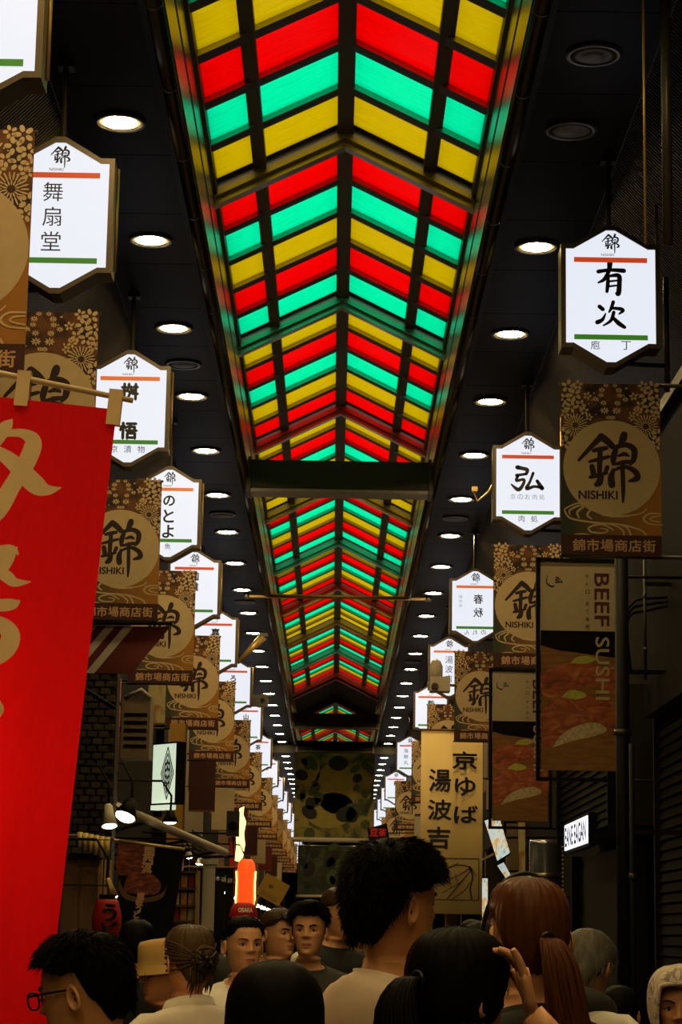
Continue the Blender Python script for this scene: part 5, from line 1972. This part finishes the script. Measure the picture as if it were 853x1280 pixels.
def person(label, px, py, d, face, skin='skin_warm', hair='hair_black', style='short', shirt='shirt_dark', trousers='trouser_dark', pitch=0.0, turn=0.0, tilt=0.0, hair_top=.02,
           sleeves='short', collar=False, arms=None, wide=1.0, brow='hair_dark', seed=1, extra=None, fem=False, hood=False, slim=1.0):
    """px, py = photo pixel of the top of the head, d = distance along the street"""
    top = at(px, py, d)
    Hgt = top.z - hair_top
    s = Hgt / 1.72
    root = thing('person', label, 'person', (top.x, top.y, 0), face, None)
    hp = Head(pitch, turn, tilt)
    S = Matrix.Scale(s, 4) @ Matrix.Translation((0, 0, -GROUND))
    # keep the top of the bowed head where the photo has it
    tip = hp((0, .01, .225))
    off = Matrix.Rotation(face, 4, 'Z') @ Vector((tip.x * s, tip.y * s, 0))
    root.location.x -= off.x
    root.location.y -= off.y
    root.location.z = 0
    S = Matrix.Scale(s * (Hgt / ((tip.z - GROUND) * s)), 4) @ Matrix.Translation((0, 0, -GROUND))
    sf = S[0][0]

    def T(p):
        return tuple(S @ Vector(p))
    # ---- body: one mesh, skin + eyes + lips + brows
    mb = MB()
    N = 64
    zs = [-.76, -.75, -.72, -.67, -.62, -.57, -.52, -.46, -.40, -.34, -.275, -.23, -.19, -.16, -.14, -.127, -.115, -.105, -.095, -.086, -.078, -.071, -.064, -.058, -.052, -.045, -.038]
    z = -.031
    while z < .2:
        zs.append(z)
        z += .0042
    zs += [.2, .206, .212, .217, .221, .2235, .2247, .225]
    phis = []
    for k in range(N):
        t = -PI + 2 * PI * k / N
        phis.append(t - .5 * math.sin(t))
    vs, fs, lip = [], [], []
    for z in zs:
        for p in phis:
            q = surf(z, p, slim if z < -.07 else 1.0)
            vs.append(T(hp(q)))
    for i in range(len(zs) - 1):
        for k in range(N):
            k2 = (k + 1) % N
            f = (i * N + k, i * N + k2, (i + 1) * N + k2, (i + 1) * N + k)
            q = surf(zs[i], phis[k])
            isl = abs(phis[k]) < .8 and g2(q.x, q.z, 0, .0505, .0235, .0105) > .42
            if isl:
                lip.append(f)
            else:
                fs.append(f)
    fs.append(tuple(range(N - 1, -1, -1)))
    base = len(mb.v)
    mb.add(vs, fs, 0)
    mb.add([], [], 0)
    for f in lip:
        mb.f.append(tuple(i + base for i in f))
        mb.m.append(1)
    for sx in (-1, 1):
        e = surf(.118, 0)
        ey = surf(.118, sx * .40).y
        # eyeball, iris, lids
        def H(p):
            return T(hp(p))
        o = len(mb.v)
        mb.ball((sx * .0315, ey + .0068, .118), (.0145, .0105, .0072), 14, 10, 2)
        for i in range(o, len(mb.v)):
            mb.v[i] = H(mb.v[i])
        o = len(mb.v)
        mb.ball((sx * .0315, ey - .0020, .118), (.0060, .0028, .0062), 12, 8, 3)
        for i in range(o, len(mb.v)):
            mb.v[i] = H(mb.v[i])
        lid = [(sx * (.0315 + u * .0165), ey - .0038 + .006 * u * u, .118 + .0078 * (1 - u * u) - .0005) for u in (-1, -.5, 0, .5, 1)]
        mb.tube([H(p) for p in lid], [.0014 * sf, .0022 * sf, .0024 * sf, .0024 * sf, .0014 * sf], 6, 3)
        lid = [(sx * (.0315 + u * .017), ey - .0036 + .006 * u * u, .118 + .0105 * (1 - u * u) + .0005) for u in (-1, -.5, 0, .5, 1)]
        mb.tube([H(p) for p in lid], [.002 * sf, .0034 * sf, .0036 * sf, .0034 * sf, .002 * sf], 6, 0)
        bw = []
        for u in (0, .33, .66, 1):
            x = sx * (.012 + u * .037)
            ph = math.asin(min(.95, abs(x) / .0765)) * sx
            q = surf(.137 + .007 * math.sin(u * PI * .8), ph)
            bw.append(H((q.x, q.y - .0015, q.z)))
        rw = (.0030 if fem else .0042) * sf
        mb.tube(bw, [rw * .8, rw, rw * .9, rw * .35], 6, 4)
        # ear: rimmed shell on the side of the head
        o = len(mb.v)
        ec = Vector((sx * .0765, .020, .100))
        rows = []
        for j in range(9):
            t = j / 8
            for k in range(14):
                a = 2 * PI * k / 14
                r = (0.15 + .85 * t)
                yy = .019 * r * math.cos(a) + .004
                zz = .033 * r * math.sin(a) * (1 + .1 * math.sin(a))
                hgt = .004 + .013 * (t if t < .82 else .82 - (t - .82) * 4.2) * (1 if t > .3 else .8)
                rows.append((ec.x + sx * (hgt + .010 * max(0, yy) / .02 * t), ec.y + yy - .15 * zz, ec.z + zz))
        f2 = []
        for j in range(8):
            for k in range(14):
                k2 = (k + 1) % 14
                f2.append((j * 14 + k, j * 14 + k2, (j + 1) * 14 + k2, (j + 1) * 14 + k))
        f2.append(tuple(range(14)))
        mb.add([T(hp(p)) for p in rows], f2, 0)
    # arms, hands, legs
    arms = arms or {}
    armpts = {}
    for sx in (-1, 1):
        if sx in arms:
            sh, el, wr, hd, pn, cu, th = arms[sx]
        else:
            sh, el, wr, hd, pn, cu, th = (sx * .174 * slim, .02, -.145), (sx * .225, .045, -.41), (sx * .225, -.03, -.65), (0, -.12, -1), (-sx, 0, 0), (.25, .3, .35, .4), (1 if sx > 0 else 1)
        armpts[sx] = [Vector(sh), Vector(el), Vector(wr)]
        a, b, c = armpts[sx]
        limb(mb, [T(a), T(a.lerp(b, .5)), T(b), T(b.lerp(c, .35)), T(c)], [.056 * sf * slim, .047 * sf * slim, .040 * sf, .038 * sf, .026 * sf], 0)
        hand(mb, T(c), hd, pn, 0, cu, .16, th, sf)
        limb(mb, [T((sx * .088, .01, -.70)), T((sx * .09, 0, -.90)), T((sx * .09, -.005, -1.08)), T((sx * .09, .015, -1.22)), T((sx * .09, .025, -1.42))], [.088 * sf, .068 * sf, .052 * sf, .052 * sf, .036 * sf], 0)
        limb(mb, [T((sx * .09, .055, GROUND + .03)), T((sx * .092, -.02, GROUND + .035)), T((sx * .096, -.15, GROUND + .022))], [.03 * sf, .034 * sf, .022 * sf], 0)
    mb.build('body', [skin, 'lips', 'eye_white', 'eye_iris', brow], root, True)
    # ---- shirt
    sm = MB()
    zsh = [-.056, -.060, -.066, -.072, -.080, -.088, -.096, -.105, -.118, -.13, -.15, -.18, -.22, -.27, -.33, -.40, -.46, -.52, -.58, -.64, -.655]
    vs, fs = [], []
    for j, z in enumerate(zsh):
        for k in range(48):
            ph = -PI + 2 * PI * k / 48
            p = surf(z, ph, slim, False)
            r = Vector((p.x, p.y - .012, 0)).normalized()
            t = .006 + min(.014, .004 * j) + .006 * mnoise.noise(Vector((ph * 2.5 + seed, z * 9, 1)))
            if j == len(zsh) - 1:
                t = -.01
            q = p + r * t
            q.z += .004 if j > 2 else 0
            vs.append(T(q))
    for j in range(len(zsh) - 1):
        for k in range(48):
            k2 = (k + 1) % 48
            fs.append((j * 48 + k, j * 48 + k2, (j + 1) * 48 + k2, (j + 1) * 48 + k))
    sm.add(vs, fs)
    for sx in (-1, 1):
        a, b, c = armpts[sx]
        inn = a.lerp(Vector((0, .02, -.125)), .30)
        if sleeves == 'short':
            limb(sm, [T(inn), T(a), T(a.lerp(b, .4)), T(a.lerp(b, .75))], [.055 * sf * slim, .066 * sf * slim, .064 * sf, .062 * sf])
        else:
            limb(sm, [T(inn), T(a), T(a.lerp(b, .5)), T(b), T(b.lerp(c, .5)), T(b.lerp(c, .95))], [.055 * sf * slim, .067 * sf * slim, .058 * sf, .052 * sf, .046 * sf, .040 * sf])
    so = sm.build('shirt', shirt, root, True)
    # neckband or folded collar
    cb = MB()
    n = 40
    vs, fs = [], []
    rows = [(.003, -.012), (.006, .004), (.009, .007), (.010, -.012)] if not collar else [(.005, -.012), (.008, .022), (.012, .028), (.022, .002), (.026, -.016)]
    for (t, z) in rows:
        for k in range(n):
            ph = -PI + 2 * PI * k / n
            p = surf(-.056, ph, 1, False)
            r = Vector((p.x, p.y - .03, 0)).normalized()
            q = p + r * t
            q.z += z
            vs.append(T(q))
    for j in range(len(rows) - 1):
        for k in range(n):
            k2 = (k + 1) % n
            fs.append((j * n + k, j * n + k2, (j + 1) * n + k2, (j + 1) * n + k))
    cb.add(vs, fs)
    cb.build('collar', shirt if not hood else hood, so, True)
    if hood:
        hb = MB()
        ring = []
        for k in range(14):
            ph = -2.6 + 5.2 * k / 13
            ring.append(T((.105 * math.sin(ph), .035 + .085 * math.cos(ph), -.055 + .035 * math.cos(ph))))
        hb.tube(ring, [(.028 + .022 * max(0, math.sin(PI * k / 13))) * sf for k in range(14)], 10)
        hb.build('hood', hood, so, True)
    # ---- trousers and shoes
    tb = MB()
    zt = [-.60, -.64, -.68, -.73, -.77]
    vs, fs = [], []
    for j, z in enumerate(zt):
        for k in range(32):
            ph = -PI + 2 * PI * k / 32
            p = surf(max(z, -.69), ph, slim, False)
            q = p + Vector((p.x, p.y - .012, 0)).normalized() * .010
            q.z = z
            if j == 4:
                q.x *= .8
                q.y *= .8
            vs.append(T(q))
    for j in range(4):
        for k in range(32):
            k2 = (k + 1) % 32
            fs.append((j * 32 + k, j * 32 + k2, (j + 1) * 32 + k2, (j + 1) * 32 + k))
    fs += [tuple(range(31, -1, -1)), tuple(range(128, 160))]
    tb.add(vs, fs)
    for sx in (-1, 1):
        limb(tb, [T((sx * .088, .01, -.70)), T((sx * .092, 0, -.92)), T((sx * .094, -.003, -1.1)), T((sx * .095, .012, -1.25)), T((sx * .095, .02, -1.425))], [.100 * sf, .086 * sf, .072 * sf, .066 * sf, .058 * sf])
    tb.build('trousers', trousers, root, True)
    for sx in (-1, 1):
        hb = MB()
        hb.tube([T((sx * .092, .065, GROUND + .045)), T((sx * .092, .03, GROUND + .048)), T((sx * .094, -.05, GROUND + .044)), T((sx * .097, -.14, GROUND + .036)), T((sx * .098, -.185, GROUND + .028))],
                [(.034 * sf, .043 * sf), (.040 * sf, .046 * sf), (.042 * sf, .042 * sf), (.043 * sf, .034 * sf), (.026 * sf, .024 * sf)], 12)
        hb.build('shoe', 'shoe_white' if seed % 3 == 0 else 'shoe_dark', root, True)
    # ---- hair
    hm = MB()

    def hps(p):
        return T(hp(p))
    if style == 'spiky':
        zl = zline(.172, .145, .030, .085)
        th = lambda ph, v, z: (.026 + .018 * (1 - v)) * (1.0 if abs(ph) < 2 else .92)
        hair_cap(hm, hps, zl, th, seed, .006)
        clumps(hm, hps, zl, th, 6000, .030, .85, .5, seed, .0011 * sf, .2, vmax=.92)
    elif style == 'short':
        zl = zline(.184, .152, .045, .09)
        th = lambda ph, v, z: .012 + .014 * max(0, 1 - v * 1.1)
        hair_cap(hm, hps, zl, th, seed, .004)
        clumps(hm, hps, zl, th, 1600, .018, .28, .9, seed, .0011 * sf, .3, vmax=.88)
    elif style == 'quiff':
        zl = zline(.184, .160, .045, .095)
        th = lambda ph, v, z: .008 + (.028 if abs(ph) < 1.9 else .018) * max(0, 1 - v * .8)
        hair_cap(hm, hps, zl, th, seed, .005)
        clumps(hm, hps, zl, th, 3600, .032, .50, .7, seed, .0012 * sf, .4, vmax=.84)
    elif style == 'glossy':
        zl = zline(.150, .02, -.07, -.06)
        th = lambda ph, v, z: .018 + .006 * (1 - v) + (.012 if z < .05 else 0)
        hair_cap(hm, hps, zl, th, seed, .0015, ribs=.0022)
    elif style in ('ponytail', 'redtail', 'bun', 'tied'):
        zl = zline(.192, .150, .035, .08) if style != 'ponytail' else zline(.175, .060, .03, .06)
        th = lambda ph, v, z: .013 + .004 * (1 - v) + (.010 if style == 'ponytail' else 0)
        hair_cap(hm, hps, zl, th, seed, .0014, ribs=.0042, nphi=120)
        clumps(hm, hps, zl, th, 420, .030, .14, 1.0, seed, .0008 * sf, 0.0, vmax=.78)
    elif style == 'grey':
        zl = zline(.165, .115, .005, .055)
        th = lambda ph, v, z: .020 + .008 * (1 - v)
        hair_cap(hm, hps, zl, th, seed, .002, ribs=.003)
        clumps(hm, hps, zl, th, 500, .045, .16, 1.0, seed, .0018 * sf, .12)
    if style:
        ho = hm.build('hair', hair, root, True)
    if style in ('ponytail', 'redtail'):
        tm = MB()
        rr = random.Random(seed + 5)
        z0 = .145 if style == 'ponytail' else .105
        p0 = Vector((0, .115, z0))
        Lg = .36 if style == 'ponytail' else .34
        cv = [p0, p0 + Vector((0, .045, .0)), p0 + Vector((.0, .075, -.06)), p0 + Vector((-.01, .070, -.16)), p0 + Vector((.005, .06, -.26)), p0 + Vector((.0, .05, -Lg))]
        if style == 'redtail':
            cv = [p0, p0 + Vector((0, .035, .0)), p0 + Vector((-.012, .055, -.05)), p0 + Vector((-.03, .055, -.14)), p0 + Vector((-.045, .05, -.22)), p0 + Vector((-.05, .045, -.32))]
        wid = [.010, .022, .044, .056, .050, .016] if style == 'ponytail' else [.010, .020, .034, .042, .038, .010]
        for k in range(260):
            a, r = rr.uniform(0, 2 * PI), math.sqrt(rr.random())
            pts = []
            ph0 = rr.uniform(0, 6)
            for i, (c, w_) in enumerate(zip(cv, wid)):
                wob = .004 * math.sin(i * 1.6 + ph0)
                pts.append(hps(c + Vector((math.cos(a) * r * w_ + wob, math.sin(a) * r * w_ * .75, rr.uniform(-.012, .012) * (i > 3)))))
            tm.tube(spline([tuple(p) for p in pts], 3), [(.0018 + .0032 * math.sin(PI * min(1, j / 16))) * sf for j in range(16)], 5, 0, None, False)
        tm.build('ponytail', hair, ho, True)
        bm2 = MB()
        X = Matrix.Translation(Vector(hps(p0 + Vector((0, .012, 0)))))
        bm2.tube([hps(p0 + Vector((.016 * math.cos(a), .014, .016 * math.sin(a)))) for a in [2 * PI * k / 14 for k in range(15)]], .005 * sf, 8)
        bm2.build('hair_tie', 'plastic_black', ho, True)
    if style == 'bun':
        tm = MB()
        rr = random.Random(seed)
        c = Vector((-.01, .128, .115))
        for k in range(60):
            a0, r = rr.uniform(0, 6.28), rr.uniform(.012, .046)
            yo = rr.uniform(-.022, .030) * (1 - r / .07)
            pts = [hps(c + Vector((r * math.cos(a0 + t * .5), yo + .006 * math.sin(t), r * math.sin(a0 + t * .5) * 1.05))) for t in range(7)]
            tm.tube(pts, [.002 * sf, .006 * sf, .0075 * sf, .008 * sf, .0075 * sf, .006 * sf, .002 * sf], 6)
        for k in range(26):   # sweeps from the temples into the bun and loose ends below
            sx = rr.choice((-1, 1))
            zz = rr.uniform(.08, .17)
            pts = []
            for t in range(6):
                ph = sx * (1.5 + (PI - 1.55) * t / 5)
                q = surf(zz + (.115 - zz) * (t / 5) ** 2, ph, 1, False)
                pts.append(hps(q + (q - Vector((0, .008, .105))).normalized() * .018))
            tm.tube(spline([tuple(p) for p in pts], 2), .0035 * sf, 5)
        for k in range(12):
            x = rr.uniform(-.04, .05)
            tm.tube([hps((x, .125, .09)), hps((x * 1.1, .135, .05)), hps((x * 1.2, .112, .015 - rr.random() * .03))], [.005 * sf, .006 * sf, .001 * sf], 5)
        tm.build('bun', hair, ho, True)
        cl = MB()
        for sx in (-1, 1):
            for k in range(4):
                z = .085 + k * .02
                cl.tube([hps((sx * .006, .172, .115)), hps((sx * .034, .168, z)), hps((sx * .046, .135, z))], [.006 * sf, .005 * sf, .003 * sf], 6)
        cl.build('hair_claw', 'plastic_black', ho, True)
    if extra:
        extra(root, T, hp, sf)
    return root


def bend(mbx, T, hp, o=0):
    for i in range(o, len(mbx.v)):
        mbx.v[i] = T(hp(mbx.v[i]))


def ring_pts(z, t, a0=-PI, a1=PI, n=40, zf=None):
    out = []
    for k in range(n + 1):
        ph = a0 + (a1 - a0) * k / n
        p = surf(z if zf is None else zf(ph), ph, 1, False)
        out.append(p + Vector((p.x, p.y - .012, 0)).normalized() * t)
    return out


def glasses(mname='plastic_black', z=.116, fwd=.022, r=(.026, .017), dark=False):
    def fn(root, T, hp, sf):
        mb = MB()
        for sx in (-1, 1):
            P = []
            for k in range(17):
                a = 2 * PI * k / 16
                ca, sa = math.cos(a), math.sin(a)
                P.append(T(hp((sx * .033 + r[0] * math.copysign(abs(ca) ** .7, ca), -.088 - fwd + .05 * abs(sx * .033 + r[0] * ca) ** 1.2 * .6, z + r[1] * math.copysign(abs(sa) ** .7, sa)))))
            mb.tube(P, .0026 * sf, 6)
            mb.tube([T(hp((sx * .060, -.088 - fwd + .006, z + .010))), T(hp((sx * .080, -.04, z + .008))), T(hp((sx * .084, .01, z + .006))), T(hp((sx * .083, .035, z - .012)))], [.0034 * sf, .003 * sf, .003 * sf, .0025 * sf], 6)
        mb.tube([T(hp((-.008, -.088 - fwd, z + .004))), T(hp((.008, -.088 - fwd, z + .004)))], .0026 * sf, 6)
        g = mb.build('glasses', mname, root, True)
        if dark:
            lm = MB()
            for sx in (-1, 1):
                vs = [T(hp((sx * .033 + r[0] * math.cos(a), -.089 - fwd, z + r[1] * math.sin(a)))) for a in [2 * PI * k / 16 for k in range(16)]]
                lm.add(vs, [tuple(range(16))])
            lm.build('lens', 'plastic_black', g)
    return fn


def cap_fn(root, T, hp, sf):
    mb = MB()
    vs, fs = [], []
    n, m_ = 40, 10
    for j in range(m_ + 1):
        t = j / m_
        for k in range(n):
            ph = -PI + 2 * PI * k / n
            zb = .168 + .012 * math.cos(ph) - .02 * (1 - math.cos(ph)) * .3
            p = surf(.165, ph, 1, False)
            rad = math.cos(t * PI / 2) ** .55
            C = Vector((0, .006, 0))
            q = Vector((C.x + (p.x - C.x) * rad * 1.20, C.y + (p.y - C.y) * rad * 1.18, zb + (.262 - zb) * math.sin(t * PI / 2) ** .95))
            vs.append(T(hp(q)))
    for j in range(m_):
        for k in range(n):
            k2 = (k + 1) % n
            fs.append((j * n + k, j * n + k2, (j + 1) * n + k2, (j + 1) * n + k))
    mb.add(vs, fs)
    c = mb.build('cap', 'cap_red', root, True)
    bm2 = MB()
    vs, fs = [], []
    for i in range(13):
        ph = -1.15 + 2.3 * i / 12
        for t in (0, .35, .7, 1):
            p = surf(.165, ph, 1, False)
            L = .062 * math.cos(ph * .9) ** .8 * t
            for dz in (0, .004):
                vs.append(T(hp((p.x * 1.18, p.y * 1.16 - L, .178 - .012 * (abs(ph)) - .016 * t * t + dz))))
    for i in range(12):
        for j in range(3):
            a = (i * 4 + j) * 2
            b = ((i + 1) * 4 + j) * 2
            fs += [(a, a + 2, b + 2, b), (a + 1, b + 1, b + 3, a + 3)]
    bm2.add(vs, fs)
    bm2.build('visor', 'cap_red', c, True)
    lm = MB()
    put(lm, 'OSAKA', 0, 0, w=.088, h=.026, y=0, bold=.0018)
    for i, (x, y, z) in enumerate(lm.v):
        ph = x / .092
        lm.v[i] = T(hp((.0965 * math.sin(ph), .006 - .1165 * math.cos(ph) - .002 + z * .28, .212 + z)))
    lm.build('cap_lettering', 'cap_text', c)


def bucket_fn(root, T, hp, sf):
    mb = MB()
    vs, fs = [], []
    n = 44
    prof = [(1.42, .118), (1.40, .121), (1.22, .152), (1.19, .160), (1.17, .19), (1.12, .235), (1.02, .252), (.6, .258), (.02, .260)]
    for (k_, z) in prof:
        for i in range(n):
            ph = -PI + 2 * PI * i / n
            p = surf(.155, ph, 1, False)
            w_ = 1 + .012 * math.sin(ph * 5)
            vs.append(T(hp((p.x * k_ * w_, (p.y - .008) * (k_ - (.06 if k_ > 1.3 else 0)) * w_ + .008, z))))
    for j in range(len(prof) - 1):
        for i in range(n):
            i2 = (i + 1) % n
            fs.append((j * n + i, j * n + i2, (j + 1) * n + i2, (j + 1) * n + i))
    mb.add(vs, fs)
    o = mb.build('bucket_hat', 'hat_tan', root, True)
    o.modifiers.new('t', 'SOLIDIFY').thickness = .003
    e = MB()
    for sx in (-1, 1):
        p = surf(.155, sx * 1.35, 1, False)
        e.ball(T(hp((p.x * 1.17, p.y * 1.15, .205))), .004 * sf, 8, 6)
    e.build('eyelet', 'plastic_black', o, True)
    glasses('pole_dark', .114, .018, (.024, .018))(root, T, hp, sf)


def sunglasses_up(root, T, hp, sf):
    mb = MB()
    for sx in (-1, 1):
        P = [T(hp((sx * .034 + .027 * math.cos(a), -.098 + .018 * math.sin(a), .205 + .016 * math.sin(a)))) for a in [2 * PI * k / 14 for k in range(14)]]
        mb.add(P, [tuple(range(14))])
        mb.tube(P + [P[0]], .003 * sf, 6)
        mb.tube([T(hp((sx * .06, -.088, .206))), T(hp((sx * .092, -.03, .185))), T(hp((sx * .094, .03, .15)))], .003 * sf, 6)
    mb.build('sunglasses', 'plastic_black', root, True)


def headband_fn(root, T, hp, sf):
    mb = MB()
    P = []
    for k in range(25):
        a = PI * k / 24
        P.append(T(hp((.096 * math.cos(a), -.020 + .012 * math.sin(a), .10 + .150 * math.sin(a)))))
    mb.tube(P, [(.006 * sf, .004 * sf)] * 25, 8)
    mb.build('headband', 'plastic_black', root, True)


def earring_fn(root, T, hp, sf):
    for sx in (-1, 1):
        MB().ball(T(hp((sx * .086, .016, .068))), .005 * sf, 10, 8).build('earring', 'white_paint', root, True)


def cap_and_ear(root, T, hp, sf):
    cap_fn(root, T, hp, sf)
    earring_fn(root, T, hp, sf)


def hijab_fn(root, T, hp, sf):
    def zl(ph):
        a = abs(ph)
        if a < .62:
            return .176 - .01 * (a / .62) ** 2
        if a < 1.05:
            t = (a - .62) / .43
            return .166 * (1 - t) - .058 * t
        return -.058
    mb = MB()
    vs, fs = [], []
    n, nv = 88, 26
    C = Vector((0, .008, .10))
    for i in range(n):
        ph = -PI + 2 * PI * i / n
        for j in range(nv + 1):
            v = j / nv
            z = .2249 - (.2249 - zl(ph)) * v ** 1.1 if j else .225
            p = surf(z, ph, 1, False)
            t = .030 + .012 * math.sin(ph * 3 + v * 5) * v
            q = p + ((p - C).normalized() if z > .03 else Vector((p.x, p.y - .02, 0)).normalized()) * t
            if z < 0:
                q.x *= 1 + .16 * min(1, -z / .05)
                q.z -= .02 * min(1, -z / .05)
            if abs(ph) < 1.1:
                q.y -= .006 * max(0, v - .6)
            vs.append(T(hp(q)))
    for i in range(n):
        i2 = (i + 1) % n
        for j in range(nv):
            a, b = i * (nv + 1) + j, i2 * (nv + 1) + j
            fs.append((a, a + 1, b + 1, b))
    mb.add(vs, fs)
    o = mb.build('head_scarf', 'scarf_print', root, True)
    md = o.modifiers.new('t', 'SOLIDIFY')
    md.thickness = .006
    rim = MB()
    P = []
    for k in range(37):
        ph = -1.05 + 2.1 * k / 36
        z = zl(ph)
        p = surf(z, ph, 1, False)
        q = p + ((p - C).normalized() if z > .03 else Vector((p.x, p.y - .02, 0)).normalized()) * .032
        if z < 0:
            q.x *= 1 + .16 * min(1, -z / .05)
        P.append(T(hp(q)))
    rim.tube(P, .008 * sf, 8)
    rim.build('scarf_fold', 'scarf_print', o, True)


D = math.radians
# near row
person('dark-haired man in black-rimmed glasses, head bowed in profile against the red flag', 100, 1163, 4.75, D(-112), 'skin_warm', 'hair_black', 'quiff', 'shirt_beige', pitch=.20, hair_top=.030, seed=3, collar=True,
       extra=glasses(z=.118, fwd=.020, r=(.026, .019)))
person('person with smooth rounded black hair seen from behind, in the front of the crowd', 345, 1197, 3.95, D(180), 'skin_light', 'hair_black', 'glossy', 'shirt_black', hair_top=.026, seed=4, fem=True, slim=.88)
person('tall man with spiky black hair in a pale t-shirt, face turned away', 493, 1047, 5.35, D(122), 'skin_warm', 'hair_black', 'spiky', 'shirt_cream', hair_top=.046, seed=5, turn=.1)
ARM10 = None


def hand_pose():
    """raised hand of the black-haired woman, given in her own frame"""
    return {-1: ((-.16, .0, -.14), (-.302, -.186, -.15), (-.138, -.064, .08), (.09, .25, 1), (.67, .74, 0), (.55, .45, .35, .12), -1)}


person('woman with black hair in a low ponytail, one hand raised to her hair', 574, 1161, 4.35, D(132), 'skin_light', 'hair_black', 'ponytail', 'shirt_black', hair_top=.022, seed=6, fem=True, arms=hand_pose(), sleeves='short', slim=.88)
person('woman with red-brown ponytail and thin black headband', 660, 1096, 4.95, D(-164), 'skin_light', 'hair_red', 'redtail', 'shirt_black', hair_top=.018, seed=7, fem=True, extra=headband_fn, slim=.9)
# middle of the crowd
person('woman in white collared shirt, brown hair clipped in a bun', 238, 1154, 7.7, D(-152), 'skin_light', 'hair_bun', 'bun', 'shirt_white', hair_top=.020, seed=9, fem=True, collar=True, sleeves='long')
person('person in a tan bucket hat and thin glasses, looking down', 205, 1171, 8.7, D(-62), 'skin_tan', 'hair_dark', 'short', 'shirt_dark', hair_top=.037, seed=10, pitch=.12, extra=bucket_fn)
person('woman in a white top with dark parted hair tied back and small earrings', 306, 1144, 9.6, D(20), 'skin_light', 'hair_black', 'tied', 'shirt_white', hair_top=.020, seed=12, fem=True, extra=earring_fn)
person('person in a red lettered cap behind the woman with earrings', 305, 1128, 14.6, D(8), 'skin_light', 'hair_black', 'short', 'shirt_dark', hair_top=.037, seed=23, extra=cap_fn)
person('short-haired man with sunglasses pushed up, looking aside beside the smiling man', 349, 1136, 11.8, D(42), 'skin_light', 'hair_brown', 'short', 'shirt_dark', hair_top=.022, seed=13, extra=sunglasses_up)
person('smiling dark-haired man in a dark shirt facing the market entrance', 387, 1127, 10.7, D(-6), 'skin_light', 'hair_black', 'quiff', 'shirt_dark', hair_top=.028, seed=14)
person('brown-haired man further back with lowered gaze, beside the tall man', 426, 1111, 12.6, D(38), 'skin_light', 'hair_brown', 'short', 'shirt_black', hair_top=.020, seed=16, pitch=.12)
person('dark-haired person in black seen from behind, below the noodle poster', 172, 1150, 10.4, D(185), 'skin_warm', 'hair_black', 'short', 'shirt_black', hair_top=.022, seed=17)
person('black-haired person in black behind the red-brown ponytail', 606, 1152, 7.3, D(176), 'skin_warm', 'hair_black', 'short', 'shirt_black', hair_top=.022, seed=18)
person('grey-haired person in cream jacket with dark hood collar', 741, 1165, 8.0, D(150), 'skin_tan', 'hair_grey', 'grey', 'shirt_white', hair_top=.026, seed=19, hood='hood_dark', sleeves='long', pitch=.42)
person('short person in pale checked shirt beyond the grey-haired one', 775, 1232, 8.9, D(172), 'skin_warm', 'hair_black', 'short', 'shirt_white', hair_top=.02, seed=20)
person('person in a leaf-patterned head scarf facing the entrance', 850, 1200, 6.2, D(-10), 'skin_tan', 'hair_black', None, 'shirt_grey', hair_top=.036, seed=22, fem=True, extra=hijab_fn)
# far heads filling the street
rr = random.Random(77)
FAR = [(455, 1132, 15.5, 'hair_black', 'shirt_dark', 'dark-haired far walker in a dark top between the tall man and the canvas'), (330, 1150, 14.0, 'hair_brown', 'shirt_grey', 'brown-haired far walker in grey behind the woman with earrings'),
       (590, 1150, 16.0, 'hair_dark', 'shirt_dark', 'dark-haired far walker in a dark top below the cloth banner'), (400, 1140, 19.0, 'hair_black', 'shirt_white', 'far walker in a white top between the smiling man and the canvas'),
       (255, 1160, 15.0, 'hair_black', 'shirt_black', 'black-haired far walker in black near the sweets shelf')]
for i, (px, py, d, h, s_, lb) in enumerate(FAR):
    person(lb, px, py, d, D((0, 170, 200, 10, 165)[i]), 'skin_warm', h, 'short', s_, hair_top=.022, seed=30 + i)
